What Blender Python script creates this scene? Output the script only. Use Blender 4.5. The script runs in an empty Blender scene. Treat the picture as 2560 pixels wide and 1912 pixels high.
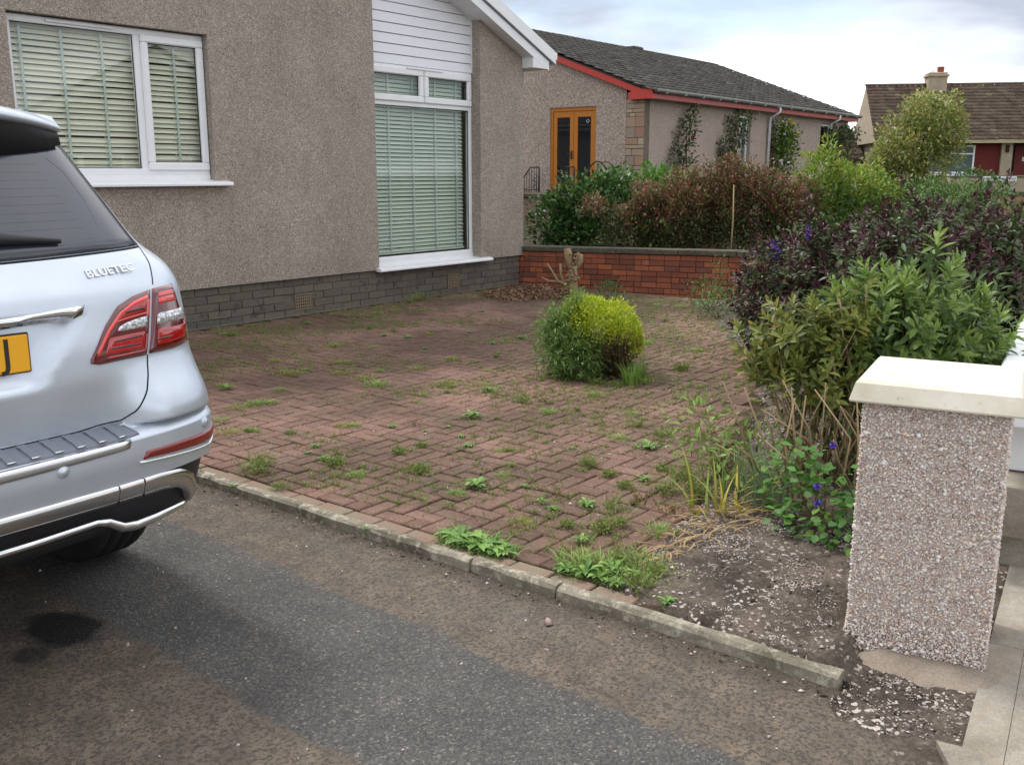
import bpy, bmesh, math, random
import numpy as np
from mathutils import Vector, Matrix
rnd = random.Random(7)
rng = np.random.default_rng(11)
SC = bpy.context.scene
COL = SC.collection

# ---------------------------------------------------------------- camera
cd = bpy.data.cameras.new("camera"); cam = bpy.data.objects.new("camera", cd); COL.objects.link(cam)
cd.sensor_fit = 'HORIZONTAL'; cd.sensor_width = 36.0; cd.lens = 36.0 * 2440.0 / 2560.0
cd.clip_start = 0.05; cd.clip_end = 2000
cam.location = (0, 0, 1.6); cam.rotation_euler = (math.radians(90 - 12.076), 0, 0)
SC.camera = cam

# ---------------------------------------------------------------- sky, sun, exposure
SUN_EL, SUN_AZ = math.radians(57), math.radians(-50)      # azimuth clockwise from +Y: veiled sun high beyond the house
wd = bpy.data.worlds.new("World"); SC.world = wd; wd.use_nodes = True
wt = wd.node_tree; wn = wt.nodes; wl = wt.links
bg = wn["Background"]; bg.inputs[1].default_value = 0.1
sky = wn.new("ShaderNodeTexSky"); sky.sky_type = 'NISHITA'; sky.sun_disc = False
sky.sun_elevation = SUN_EL; sky.sun_rotation = SUN_AZ; sky.air_density = 1.0; sky.dust_density = 1.5
tc = wn.new("ShaderNodeTexCoord")
sep = wn.new("ShaderNodeSeparateXYZ"); wl.new(tc.outputs["Generated"], sep.inputs[0])
def wmath(op, a, b=None, c=None):
    n = wn.new("ShaderNodeMath"); n.operation = op
    for i, x in enumerate((a, b, c)):
        if x is None: continue
        if isinstance(x, (int, float)): n.inputs[i].default_value = x
        else: wl.new(x, n.inputs[i])
    return n.outputs[0]
zc = wmath('MAXIMUM', wmath('ADD', sep.outputs[2], 0.16), 0.05)     # flat cloud deck seen in perspective
cx_ = wmath('DIVIDE', sep.outputs[0], zc); cy_ = wmath('DIVIDE', sep.outputs[1], zc)
cmb = wn.new("ShaderNodeCombineXYZ"); wl.new(cx_, cmb.inputs[0]); wl.new(cy_, cmb.inputs[1]); cmb.inputs[2].default_value = 3.7
def wnoise(scale, detail, rough, off):
    n = wn.new("ShaderNodeTexNoise"); n.inputs["Scale"].default_value = scale; n.inputs["Detail"].default_value = detail
    n.inputs["Roughness"].default_value = rough
    m = wn.new("ShaderNodeMapping"); m.inputs["Location"].default_value = off
    wl.new(cmb.outputs[0], m.inputs[0]); wl.new(m.outputs[0], n.inputs["Vector"]); return n.outputs[0]
def wramp(x, stops):
    r = wn.new("ShaderNodeValToRGB"); e = r.color_ramp.elements
    e[0].position, e[0].color = stops[0][0], stops[0][1] + (1,); e[1].position, e[1].color = stops[-1][0], stops[-1][1] + (1,)
    for p, c in stops[1:-1]:
        k = e.new(p); k.color = c + (1,)
    wl.new(x, r.inputs[0]); return r.outputs[0]
SHX, SHY = 0.3, 4.4
cover = wramp(wnoise(0.55, 6, 0.55, (4.1, 2.3, 0)), [(0.30, (0, 0, 0)), (0.46, (1, 1, 1))])
shade = wramp(wnoise(0.62, 5, 0.5, (SHX, SHY, 0)), [(0.36, (1.3, 1.3, 1.3)), (0.47, (1.08, 1.1, 1.12)), (0.53, (.68, .72, .79)), (0.62, (.38, .42, .50))])
sc = wn.new("ShaderNodeVectorMath"); sc.operation = 'SCALE'; sc.inputs["Scale"].default_value = 11.0; wl.new(shade, sc.inputs[0])
sk = wn.new("ShaderNodeVectorMath"); sk.operation = 'SCALE'; sk.inputs["Scale"].default_value = 1.6; wl.new(sky.outputs[0], sk.inputs[0])
mx = wn.new("ShaderNodeMix"); mx.data_type = 'RGBA'; wl.new(cover, mx.inputs[0])
wl.new(sk.outputs[0], mx.inputs[6]); wl.new(sc.outputs[0], mx.inputs[7]); wl.new(mx.outputs[2], bg.inputs[0])

sl = bpy.data.lights.new("sun", 'SUN'); sl.energy = 1.8; sl.angle = math.radians(11); sl.color = (1.0, .97, .92)
so = bpy.data.objects.new("sun", sl); COL.objects.link(so); so.location = (-8, 8, 20)
sd = Vector((math.sin(SUN_AZ) * math.cos(SUN_EL), math.cos(SUN_AZ) * math.cos(SUN_EL), math.sin(SUN_EL)))
so.rotation_euler = (-sd).to_track_quat('-Z', 'Y').to_euler()
SC.view_settings.view_transform = 'Standard'; SC.view_settings.look = 'None'
SC.view_settings.exposure = 0.5; SC.view_settings.gamma = 1.0; SC.view_settings.use_curve_mapping = False
SC.render.engine = 'CYCLES'
SC.cycles.max_bounces = 5; SC.cycles.diffuse_bounces = 2; SC.cycles.glossy_bounces = 2; SC.cycles.transparent_max_bounces = 12; SC.cycles.transmission_bounces = 3

# ---------------------------------------------------------------- helpers: objects
def link(o, parent=None):
    COL.objects.link(o)
    if parent: o.parent = parent
    return o
def tag(o, label=None, cat=None, group=None, kind=None):
    if label: o["label"] = label
    if cat: o["category"] = cat
    if group: o["group"] = group
    if kind: o["kind"] = kind
    return o
def empty(name, loc, rz=0, label=None, cat=None, group=None):
    o = bpy.data.objects.new(name, None); o.empty_display_size = .2; o.location = loc; o.rotation_euler = (0, 0, rz)
    link(o); return tag(o, label, cat, group)
def np_mesh(name, V, F, mat, smooth=False, attr=None):
    V = np.asarray(V, dtype=np.float32); F = np.asarray(F, dtype=np.int32)
    me = bpy.data.meshes.new(name); me.vertices.add(len(V)); me.vertices.foreach_set("co", V.ravel())
    k = F.shape[1]; me.loops.add(F.size); me.loops.foreach_set("vertex_index", F.ravel())
    me.polygons.add(len(F)); me.polygons.foreach_set("loop_start", np.arange(0, F.size, k, dtype=np.int32))
    me.polygons.foreach_set("loop_total", np.full(len(F), k, dtype=np.int32))
    if smooth: me.polygons.foreach_set("use_smooth", np.ones(len(F), dtype=bool))
    if attr is not None:
        a = me.attributes.new("tint", 'FLOAT', 'POINT'); a.data.foreach_set("value", np.asarray(attr, dtype=np.float32))
    me.update(calc_edges=True); me.materials.append(mat); return me
def np_obj(name, V, F, mat, parent=None, smooth=False, attr=None):
    return link(bpy.data.objects.new(name, np_mesh(name, V, F, mat, smooth, attr)), parent)
def inst(name, me, parent=None, loc=(0, 0, 0), rot=(0, 0, 0), scale=(1, 1, 1)):
    o = bpy.data.objects.new(name, me); o.location = loc; o.rotation_euler = rot; o.scale = scale
    return link(o, parent)
class MB:
    def __init__(s): s.v = []; s.f = []; s.sm = []
    def add(s, V, F, smooth=False):
        b = len(s.v); s.v += [tuple(p) for p in V]; s.f += [tuple(i + b for i in f) for f in F]; s.sm += [smooth] * len(F); return s
    def box(s, x0, x1, y0, y1, z0, z1, c=0.0):
        if c <= 0:
            V = [(x, y, z) for x in (x0, x1) for y in (y0, y1) for z in (z0, z1)]
            return s.add(V, [(0, 1, 3, 2), (4, 6, 7, 5), (0, 4, 5, 1), (2, 3, 7, 6), (0, 2, 6, 4), (1, 5, 7, 3)])
        V = []; idx = {}
        for i in (0, 1):
            for j in (0, 1):
                for k in (0, 1):
                    X, Y, Z = (x0, x1)[i], (y0, y1)[j], (z0, z1)[k]; sx, sy, sz = (1, -1)[i] * c, (1, -1)[j] * c, (1, -1)[k] * c
                    for ax, p in enumerate(((X, Y + sy, Z + sz), (X + sx, Y, Z + sz), (X + sx, Y + sy, Z))):
                        idx[i, j, k, ax] = len(V); V.append(p)
        F = []
        for a in (0, 1):
            q = [(a, 0, 0), (a, 1, 0), (a, 1, 1), (a, 0, 1)]
            for ax in range(3):
                r = [idx[tuple(np.roll(t, ax)) + (ax,)] for t in q]; F.append(tuple(r if a else r[::-1]))
        for ax in range(3):
            b, d = (ax + 1) % 3, (ax + 2) % 3
            for p in (0, 1):
                for q2 in (0, 1):
                    k0 = [0, 0, 0]; k0[b] = p; k0[d] = q2; k1 = list(k0); k1[ax] = 1
                    r = [idx[tuple(k0) + (b,)], idx[tuple(k1) + (b,)], idx[tuple(k1) + (d,)], idx[tuple(k0) + (d,)]]
                    F.append(tuple(r if p == q2 else r[::-1]))
        for i in (0, 1):
            for j in (0, 1):
                for k in (0, 1):
                    r = [idx[i, j, k, 0], idx[i, j, k, 1], idx[i, j, k, 2]]; F.append(tuple(r if (i + j + k) % 2 else r[::-1]))
        return s.add(V, F)
    def prism(s, poly, a0, a1, ax='y'):
        """poly of (p,q) swept along an axis: ax y -> (x,z), ax x -> (y,z), ax z -> (x,y)"""
        n = len(poly)
        def P(p, a): return {'y': (p[0], a, p[1]), 'x': (a, p[0], p[1]), 'z': (p[0], p[1], a)}[ax]
        V = [P(p, a0) for p in poly] + [P(p, a1) for p in poly]
        F = [tuple(range(n)), tuple(range(2 * n - 1, n - 1, -1))] + [(i, i + n, (i + 1) % n + n, (i + 1) % n) for i in range(n)]
        return s.add(V, F)
    def tube(s, pts, rad, n=6, cap=True):
        pts = [Vector(p) for p in pts]; m = len(pts)
        rad = [rad] * m if isinstance(rad, (int, float)) else list(rad)
        V = []; up = Vector((0, 0, 1))
        d0 = (pts[1] - pts[0]).normalized(); a = d0.orthogonal().normalized()
        for i, p in enumerate(pts):
            d = (pts[min(i + 1, m - 1)] - pts[max(i - 1, 0)]).normalized()
            a = (a - d * a.dot(d)); a = a.normalized() if a.length > 1e-6 else d.orthogonal().normalized(); b = d.cross(a)
            for k in range(n):
                t = 2 * math.pi * k / n; V.append(p + (a * math.cos(t) + b * math.sin(t)) * rad[i])
        F = [(i * n + k, i * n + (k + 1) % n, (i + 1) * n + (k + 1) % n, (i + 1) * n + k) for i in range(m - 1) for k in range(n)]
        if cap: F += [tuple(range(n - 1, -1, -1)), tuple(range((m - 1) * n, m * n))]
        return s.add(V, F, True)
    def lathe(s, prof, c=(0, 0, 0), n=24, axis='z'):
        V = []
        for r, h in prof:
            for k in range(n):
                t = 2 * math.pi * k / n; p = (r * math.cos(t), r * math.sin(t), h)
                if axis == 'x': p = (p[2], p[0], p[1])
                V.append((p[0] + c[0], p[1] + c[1], p[2] + c[2]))
        F = [(i * n + k, i * n + (k + 1) % n, (i + 1) * n + (k + 1) % n, (i + 1) * n + k) for i in range(len(prof) - 1) for k in range(n)]
        return s.add(V, F, True)
    def mesh(s, name, mat):
        me = bpy.data.meshes.new(name); me.from_pydata(s.v, [], s.f); me.polygons.foreach_set("use_smooth", s.sm)
        bm = bmesh.new(); bm.from_mesh(me); bmesh.ops.recalc_face_normals(bm, faces=bm.faces[:]); bm.to_mesh(me); bm.free()
        if mat: me.materials.append(mat)
        return me
    def build(s, name, mat, parent=None): return link(bpy.data.objects.new(name, s.mesh(name, mat)), parent)
def text_mesh(body, size, extrude, mat, sx=1.0, bevel=0.0):
    cu = bpy.data.curves.new("lettering", 'FONT'); cu.body = body; cu.size = size; cu.extrude = extrude; cu.offset = size * .012
    cu.align_x = 'CENTER'; cu.align_y = 'CENTER'; cu.bevel_depth = bevel; cu.resolution_u = 3
    t = bpy.data.objects.new("lettering_tmp", cu); COL.objects.link(t)
    me = bpy.data.meshes.new_from_object(t.evaluated_get(bpy.context.evaluated_depsgraph_get()))
    bpy.data.objects.remove(t); me.transform(Matrix.Diagonal((sx, 1, 1, 1))); me.materials.clear(); me.materials.append(mat); me.name = "lettering"; return me
def inside(px, py, poly):
    r = np.zeros(np.shape(px), bool); n = len(poly)
    for i in range(n):
        (x0, y0), (x1, y1) = poly[i], poly[(i + 1) % n]
        c = ((y0 > py) != (y1 > py)) & (px < (x1 - x0) * (py - y0) / ((y1 - y0) + 1e-12) + x0); r ^= c
    return r
def edge_dist(px, py, poly):
    d = np.full(np.shape(px), 1e9); n = len(poly)
    for i in range(n):
        (x0, y0), (x1, y1) = poly[i], poly[(i + 1) % n]; dx, dy = x1 - x0, y1 - y0
        t = np.clip(((px - x0) * dx + (py - y0) * dy) / (dx * dx + dy * dy + 1e-9), 0, 1)
        d = np.minimum(d, np.hypot(px - x0 - t * dx, py - y0 - t * dy))
    return d
def pts_in(poly, n):
    P = np.array(poly); lo, hi = P.min(0), P.max(0); out = np.zeros((0, 2))
    while len(out) < n:
        q = rng.uniform(lo, hi, (n * 2, 2)); out = np.vstack([out, q[inside(q[:, 0], q[:, 1], poly)]])
    return out[:n]
def wob(x, y, f, seed=0):                       # cheap smooth value noise from sines
    r = np.random.default_rng(seed); t = 0
    for k in range(6):
        a = r.uniform(0, 6.28); b = r.uniform(0, 6.28); g = f * (1 + .6 * k); t = t + np.sin((x * math.cos(a) + y * math.sin(a)) * g + b) / (1 + .5 * k)
    return t / 3.0

# ---------------------------------------------------------------- helpers: materials
def rgb(r, g, b): return tuple(((c / 255 + .055) / 1.055) ** 2.4 if c > 10 else c / 255 / 12.92 for c in (r, g, b))
class Mat:
    def __init__(s, name, col=(.5, .5, .5), rough=.85, metal=0.0, spec=.3, **kw):
        s.m = bpy.data.materials.new(name); s.m.use_nodes = True; s.t = s.m.node_tree; s.b = s.t.nodes["Principled BSDF"]
        s.out = s.t.nodes["Material Output"]
        s.set(s.b, "Base Color", col); s.set(s.b, "Roughness", rough); s.set(s.b, "Metallic", metal); s.set(s.b, "Specular IOR Level", spec)
        for k, v in kw.items(): s.set(s.b, k.replace('_', ' '), v)
        s._pos = None
    def set(s, n, inp, v):
        i = n.inputs[inp]
        if hasattr(v, 'is_output'): s.t.links.new(v, i)
        elif isinstance(v, tuple) and len(v) == 3 and i.type == 'RGBA': i.default_value = v + (1,)
        elif i.type == 'RGBA' and isinstance(v, (int, float)): i.default_value = (v, v, v, 1)
        else: i.default_value = v
    def n(s, typ, out=0, attrs=None, **kw):
        n = s.t.nodes.new("ShaderNode" + typ)
        for k, v in (attrs or {}).items(): setattr(n, k, v)
        for k, v in kw.items(): s.set(n, int(k[1:]) if k[0] == '_' and k[1:].isdigit() else k.replace('_', ' '), v)
        return n.outputs[out]
    def pos(s):
        if s._pos is None: s._pos = s.n("NewGeometry")
        return s._pos
    def obj(s): return s.n("TexCoord", 3)
    def map(s, v, loc=(0, 0, 0), rot=(0, 0, 0), sc=(1, 1, 1)): return s.n("Mapping", Vector=v, Location=loc, Rotation=rot, Scale=sc)
    def noise(s, v, scale, detail=3, rough=.55, dist=0): return s.n("TexNoise", Vector=v, Scale=scale, Detail=detail, Roughness=rough, Distortion=dist)
    def vor(s, v, scale, out=0, feature='F1', rand=1): return s.n("TexVoronoi", out, {'feature': feature}, Vector=v, Scale=scale, Randomness=rand)
    def ramp(s, x, stops, mode='LINEAR'):
        n = s.t.nodes.new("ShaderNodeValToRGB"); n.color_ramp.interpolation = mode; e = n.color_ramp.elements
        def c(v): return (v, v, v, 1) if isinstance(v, (int, float)) else tuple(v) + (1,)
        e[0].position, e[0].color = stops[0][0], c(stops[0][1]); e[1].position, e[1].color = stops[-1][0], c(stops[-1][1])
        for p, v in stops[1:-1]: e.new(p).color = c(v)
        s.t.links.new(x, n.inputs[0]); return n.outputs[0]
    def mix(s, f, a, b, mode='MIX'):
        n = s.t.nodes.new("ShaderNodeMix"); n.data_type = 'RGBA'; n.blend_type = mode
        for i, v in ((0, f), (6, a), (7, b)): s.set(n, i, v)
        return n.outputs[2]
    def math(s, op, a, b=0.0, c=0.0, clamp=False):
        n = s.t.nodes.new("ShaderNodeMath"); n.operation = op; n.use_clamp = clamp
        for i, v in enumerate((a, b, c)): s.set(n, i, v)
        return n.outputs[0]
    def sep(s, v): n = s.t.nodes.new("ShaderNodeSeparateXYZ"); s.t.links.new(v, n.inputs[0]); return n.outputs
    def col(s, c): s.set(s.b, "Base Color", c); return s
    def rgh(s, c): s.set(s.b, "Roughness", c); return s
    def bump(s, h, strength=.5, dist=.01, prev=None):
        kw = dict(Height=h, Strength=strength, Distance=dist)
        n = s.t.nodes.new("ShaderNodeBump")
        for k, v in kw.items(): s.set(n, k, v)
        if prev is not None: s.t.links.new(prev, n.inputs["Normal"])
        s.t.links.new(n.outputs[0], s.b.inputs["Normal"]); return n.outputs[0]
    def rand(s): # per piece: object and island
        a = s.n("ObjectInfo", 5); b = s.n("NewGeometry", 8)
        return s.math('FRACT', s.math('ADD', s.math('MULTIPLY', a, 7.31), b))

def pebbledash(name, stops, scale=75., big=(0.9, 1.1), stain=None):
    m = Mat(name, rough=.92, spec=.2); p = m.obj()
    c = m.vor(p, scale, 1); d = m.vor(p, scale, 0)
    col = m.ramp(m.sep(c)[0], stops)
    c2 = m.vor(p, scale * 1.9, 1); col = m.mix(.4, col, m.ramp(m.sep(c2)[1], stops))
    lg = m.ramp(m.noise(p, 1.3, 5, .6), [(.3, big[0]), (.7, big[1])]); col = m.mix(1.0, col, lg, 'MULTIPLY')
    if stain:
        f = m.ramp(m.noise(m.map(p, sc=(1.6, 1.6, .45)), 2.1, 6, .65, .4), [(.50, 0.0), (.78, .28)]); col = m.mix(f, col, stain)
    m.col(col); m.bump(m.math('ADD', d, m.math('MULTIPLY', m.sep(c)[1], .6)), .9, .006); return m.m

# ---- setting
A0 = math.radians(38.25); UX, UY = math.sin(A0), math.cos(A0); RZ = math.radians(90) - A0
CO = (0.167, 14.558)                                   # right front corner of the near house, on the paving
def W(s, w): return (CO[0] + s * UX - w * UY, CO[1] + s * UY + w * UX)
def Lc(x, y): x = x - CO[0]; y = y - CO[1]; return (x * UX + y * UY, -x * UY + y * UX)
def place(o, org=CO, z=0.0, rz=RZ): o.location = (org[0], org[1], z); o.rotation_euler = (0, 0, rz); return o

# ---- ground materials
def m_asphalt():
    m = Mat("tarmac", rough=.85, spec=.35); p = m.obj(); xyz = m.sep(p); s, w = xyz[0], xyz[1]
    agg = m.ramp(m.sep(m.vor(p, 140, 1))[0], [(0, rgb(66, 64, 62)), (.6, rgb(82, 79, 76)), (.93, rgb(97, 94, 89)), (1, rgb(126, 121, 114))])
    pits = m.ramp(m.vor(p, 90, 0), [(.05, .62), (.42, 1.0)]); col = m.mix(1, agg, pits, 'MULTIPLY')
    col = m.mix(1, col, m.ramp(m.noise(p, 2.3, 4), [(.3, .78), (.7, 1.12)]), 'MULTIPLY')
    # dry silt lying along the edging and on the near side
    e = m.math('MULTIPLY', m.math('SUBTRACT', m.noise(p, 9, 6, .65), .5), .16)
    e2 = m.math('MULTIPLY', m.math('SUBTRACT', m.noise(p, 1.1, 3, .5), .5), .14)
    ss = m.math('ADD', m.math('ADD', s, e), m.math('ADD', e2, m.math('MULTIPLY', m.math('ADD', w, 6.0), -.045)))
    f1 = m.ramp(m.math('ADD', m.math('MULTIPLY', ss, 1.0), 10.0), [(.885, 0.0), (.915, 1.0)])
    near = m.math('MULTIPLY', m.math('ADD', ss, 10.0), 1.0)
    f2 = m.ramp(near, [(.155, 1.0), (.185, 0.0)])
    keep = m.ramp(m.noise(p, 26, 4, .7), [(.34, 0.45), (.46, 1.0)])
    keep = m.math('MULTIPLY', keep, m.ramp(m.noise(p, 3.1, 4, .6), [(.25, .6), (.5, 1.0)]))
    f = m.math('MULTIPLY', m.math('MAXIMUM', f1, f2), keep, clamp=True)
    silt = m.ramp(m.noise(p, 9, 6, .7), [(.25, rgb(80, 70, 60)), (.5, rgb(104, 92, 79)), (.75, rgb(127, 113, 97))])
    silt = m.mix(m.ramp(m.noise(p, 75, 3, .7), [(.48, 0.0), (.58, .85)]), silt, rgb(60, 54, 49))
    col = m.mix(m.math('MULTIPLY', f, .92), col, silt)
    moss = m.ramp(m.math('ADD', m.math('ADD', s, 9.0), m.math('MULTIPLY', m.math('SUBTRACT', m.noise(p, 11, 5, .65), .5), .16)), [(.22, 0.0), (.36, .8)])
    col = m.mix(m.math('MULTIPLY', moss, m.ramp(m.noise(p, 30, 4, .7), [(.35, .4), (.6, 1.0)])), col, rgb(62, 54, 44))
    # oil stain
    def blob(cs, cw, rs, rw):
        q = m.math('SQRT', m.math('ADD', m.math('POWER', m.math('DIVIDE', m.math('ADD', s, -cs), rs), 2), m.math('POWER', m.math('DIVIDE', m.math('ADD', w, -cw), rw), 2)))
        q = m.math('ADD', q, m.math('MULTIPLY', m.math('SUBTRACT', m.noise(p, 14, 4), .5), .7)); return m.ramp(q, [(.70, 1.0), (1.05, 0.0)])
    st = m.math('MAXIMUM', blob(-9.95, -5.53, .145, .20), m.math('MULTIPLY', blob(-10.12, -5.64, .07, .08), .7))
    col = m.mix(m.math('MULTIPLY', st, .86), col, rgb(22, 22, 25))
    m.col(col); m.rgh(m.mix(st, .9, .55))
    m.bump(m.math('ADD', m.vor(p, 95, 0), m.math('MULTIPLY', m.noise(p, 26, 4, .7), .8)), .7, .006); return m.m
def m_soil(name, base, dark, chips=0.0):
    m = Mat(name, rough=.95, spec=.15); p = m.pos()
    c = m.mix(m.ramp(m.noise(p, 4, 6, .65), [(.38, 0.0), (.62, 1.0)]), dark, base)
    c = m.mix(m.ramp(m.noise(p, 60, 3, .7), [(.35, .6), (.65, 0.0)]), c, tuple(x * .45 for x in dark))
    if chips:
        ch = m.vor(p, 75, 1); pat = m.ramp(m.noise(p, 2.6, 4), [(.42, 0.0), (.58, 1.0)])
        c = m.mix(m.math('MULTIPLY', m.ramp(m.sep(ch)[0], [(1 - chips, 0.0), (1 - chips + .01, 1.0)]), pat), c, rgb(196, 184, 178))
    m.col(c); m.bump(m.noise(p, 45, 5, .7), .9, .02); return m.m
def m_concrete(name, a, b, lichen=None):
    m = Mat(name, rough=.9, spec=.25); p = m.pos()
    c = m.mix(m.ramp(m.noise(p, 3.0, 6, .65, .3), [(.35, 0.0), (.65, 1.0)]), a, b)
    c = m.mix(1, c, m.ramp(m.noise(p, 130, 3, .8), [(.3, .72), (.7, 1.2)]), 'MULTIPLY')
    if lichen: c = m.mix(m.ramp(m.noise(p, 22, 5, .7), [(.5, 0.0), (.66, .8)]), c, lichen)
    m.col(c); m.bump(m.noise(p, 110, 4, .75), .6, .006); return m.m
MAT = {}
MAT['tarmac'] = m_asphalt()
MAT['soil'] = m_soil("bed_soil", rgb(124, 111, 99), rgb(74, 66, 59), .10)
MAT['earth'] = m_soil("garden_earth", rgb(92, 84, 66), rgb(58, 50, 40))
MAT['lawn'] = m_soil("rough_lawn", rgb(82, 94, 52), rgb(56, 70, 36))
MAT['kerb'] = m_concrete("edging_concrete", rgb(146, 138, 122), rgb(92, 86, 72), rgb(186, 178, 160))
MAT['pavement'] = m_concrete("footpath_concrete", rgb(172, 164, 152), rgb(128, 120, 108), rgb(150, 138, 118))
def m_paver():
    m = Mat("paving_block", rough=.88, spec=.25); p = m.pos(); r = m.rand()
    c = m.ramp(r, [(0, rgb(111, 85, 75)), (.35, rgb(122, 93, 81)), (.7, rgb(132, 102, 89)), (1, rgb(114, 92, 82))])
    c = m.mix(1, c, m.ramp(m.noise(p, 90, 3, .8), [(.25, .70), (.75, 1.25)]), 'MULTIPLY')
    c = m.mix(m.ramp(m.sep(m.vor(p, 160, 1))[0], [(.93, 0.0), (.95, .55)]), c, rgb(178, 158, 144))
    # algae and dirt: patches of their own shape
    xs = m.sep(p); n1 = m.noise(p, .75, 5, .6, .2)
    g = m.ramp(m.math('ADD', n1, .03), [(.42, 0.0), (.60, .9)])
    dirt = m.ramp(m.noise(p, 8, 5, .65), [(.3, rgb(62, 49, 42)), (.55, rgb(86, 69, 57)), (.75, rgb(84, 76, 56))])
    c = m.mix(m.math('MULTIPLY', g, m.ramp(m.noise(p, 28, 4, .7), [(.3, .5), (.6, 1.0)])), c, dirt)
    c = m.mix(m.ramp(m.noise(p, 4.2, 5, .6), [(.56, 0.0), (.75, .5)]), c, rgb(118, 106, 90))
    m.col(c); m.bump(m.noise(p, 120, 4, .8), .5, .004); return m.m
MAT['paver'] = m_paver()
m = Mat("border_block", rough=.9, spec=.2); p = m.pos()
c = m.mix(m.ramp(m.noise(p, 7, 5), [(.35, 0.0), (.65, 1.0)]), rgb(128, 118, 100), rgb(134, 106, 92))
c = m.mix(1, c, m.ramp(m.noise(p, 90, 3, .8), [(.25, .72), (.75, 1.25)]), 'MULTIPLY'); m.col(c); m.bump(m.noise(p, 120, 4, .8), .5, .004); MAT['border'] = m.m
MAT['joint'] = m_soil("joint_sand", rgb(88, 72, 58), rgb(58, 50, 38))

# ---- ground, drive, pavement
g = MB(); g.box(-900, 900, -900, 1200, -.6, -.075); o = g.build("ground", MAT['earth']); tag(o, kind="structure")
D = MB(); n = 2
dr = [(-16, 14), (-16, -8.75), (-8.8, -8.4), (-8.62, -8.2), (-8.56, 14)]
D.prism(dr, -.2, -.035, 'z'); o = place(D.build("driveway", MAT['tarmac'])); tag(o, kind="structure")
# street footpath: slabs as pieces
pv = empty("pavement", (0, 0, 0)); tag(pv, kind="structure")
pd = Vector((.515, .857)); pn = Vector((.857, -.515)); p0 = Vector((1.315, 2.561))
def Pv(a, b): q = p0 + pd * a + pn * b; return (q.x, q.y)
B = MB(); B.prism([Pv(-9, -.0), Pv(40, 0), Pv(40, 2.2), Pv(-9, 2.2)], -.25, -.026, 'z'); B.build("bedding", MAT['joint'], pv)
cuts = [-6.0, -4.6, -3.2, -1.85, -.42, .72, 1.42, 2.3, 3.4, 4.6, 5.9, 7.2, 8.5, 10, 12, 14, 17, 20, 25, 30, 40]
for i in range(len(cuts) - 1):
    a0, a1 = cuts[i] + .003, cuts[i + 1] - .003
    zq = -.018 + rnd.uniform(-.004, .004)
    for b0, b1 in ((0.0, .1092), (.1108, 1.06), (1.063, 2.15)):
        zz = zq + (.0015 if b0 == 0 else 0)
        B = MB(); B.prism([Pv(a0, b0), Pv(a1, b0), Pv(a1, b1), Pv(a0, b1)], -.06, zz, 'z')
        B.build("kerb_stone" if b0 == 0 else "slab", MAT['pavement'], pv)
# small broken kerb corner where drive meets footpath
B = MB(); B.prism([(1.17, 2.05), (1.30, 2.13), (1.315, 2.52), (1.235, 2.56)], -.2, -.012, 'z')
o = B.build("kerb_corner", MAT['pavement']); tag(o, "short pale concrete kerb stone at the bottom right where drive meets footpath", "kerb")
B = MB(); B.prism([Pv(-30, 2.2), Pv(60, 2.2), Pv(60, 9), Pv(-30, 9)], -.25, -.09, 'z'); o = B.build("road", MAT['tarmac']); tag(o, kind="structure")

# ---- concrete edging between drive and paving
ke = place(empty("kerb", (0, 0, 0))); tag(ke, kind="structure")
wj = [-8.0, -6.915, -6.605, -5.63, -4.71, -3.8, -2.88, -1.95, -1.0, 0.0, 1, 2, 3, 4, 5, 6]
wj = [-7.93, -6.80, -6.36, -5.44, -4.52, -3.6, -2.68, -1.76, -.84, .08, 1, 2, 3]
for a, b in zip(wj, wj[1:]):
    B = MB(); nn = 9; j = rnd.uniform(-.006, .006)
    V = []; F = []
    for i in range(nn + 1):
        t = a + .005 + (b - a - .01) * i / nn
        def q(): return rnd.uniform(-.004, .004)
        V += [(-8.625 + j + q() * .5, t, -.2), (-8.625 + j + q(), t, .002 + q()), (-8.612 + j + q(), t, .015 + q()), (-8.575 + j + q(), t, .016 + q()), (-8.566 + j, t, -.002), (-8.566 + j, t, -.2)]
    for i in range(nn):
        for k in range(5): F.append((i * 6 + k, i * 6 + k + 1, i * 6 + 7 + k, i * 6 + 6 + k))
    F += [(0, 1, 2, 3, 4, 5), tuple(nn * 6 + k for k in (5, 4, 3, 2, 1, 0))]
    B.add(V, F); B.build("kerb_stone", MAT['kerb'], ke)

# ---- block paving: herringbone of 200 x 100 blocks
pav = place(empty("block_paving", (0, 0, 0))); tag(pav, kind="structure")
B = MB(); B.prism([(-8.566, -7.3), (-.02, -4.6), (-.02, .02), (-8.566, .02)], -.2, -.012, 'z'); B.build("sand_bed", MAT['joint'], pav)
L_, S_ = .2005, .1002
bm_ = MB(); bm_.box(-.0962, .0962, -.0463, .0463, -.06, 0, .0055); ME_BLOCK = bm_.mesh("paving_block", MAT['paver'])
bb = MB(); bb.box(-.096, .096, -.047, .047, -.06, 0, .005); ME_BORDER = bb.mesh("border_block", MAT['border'])
blocks = []
x0, x1, y0, y1 = -8.455, -.03, -7.2, -.02
k = S_
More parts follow.
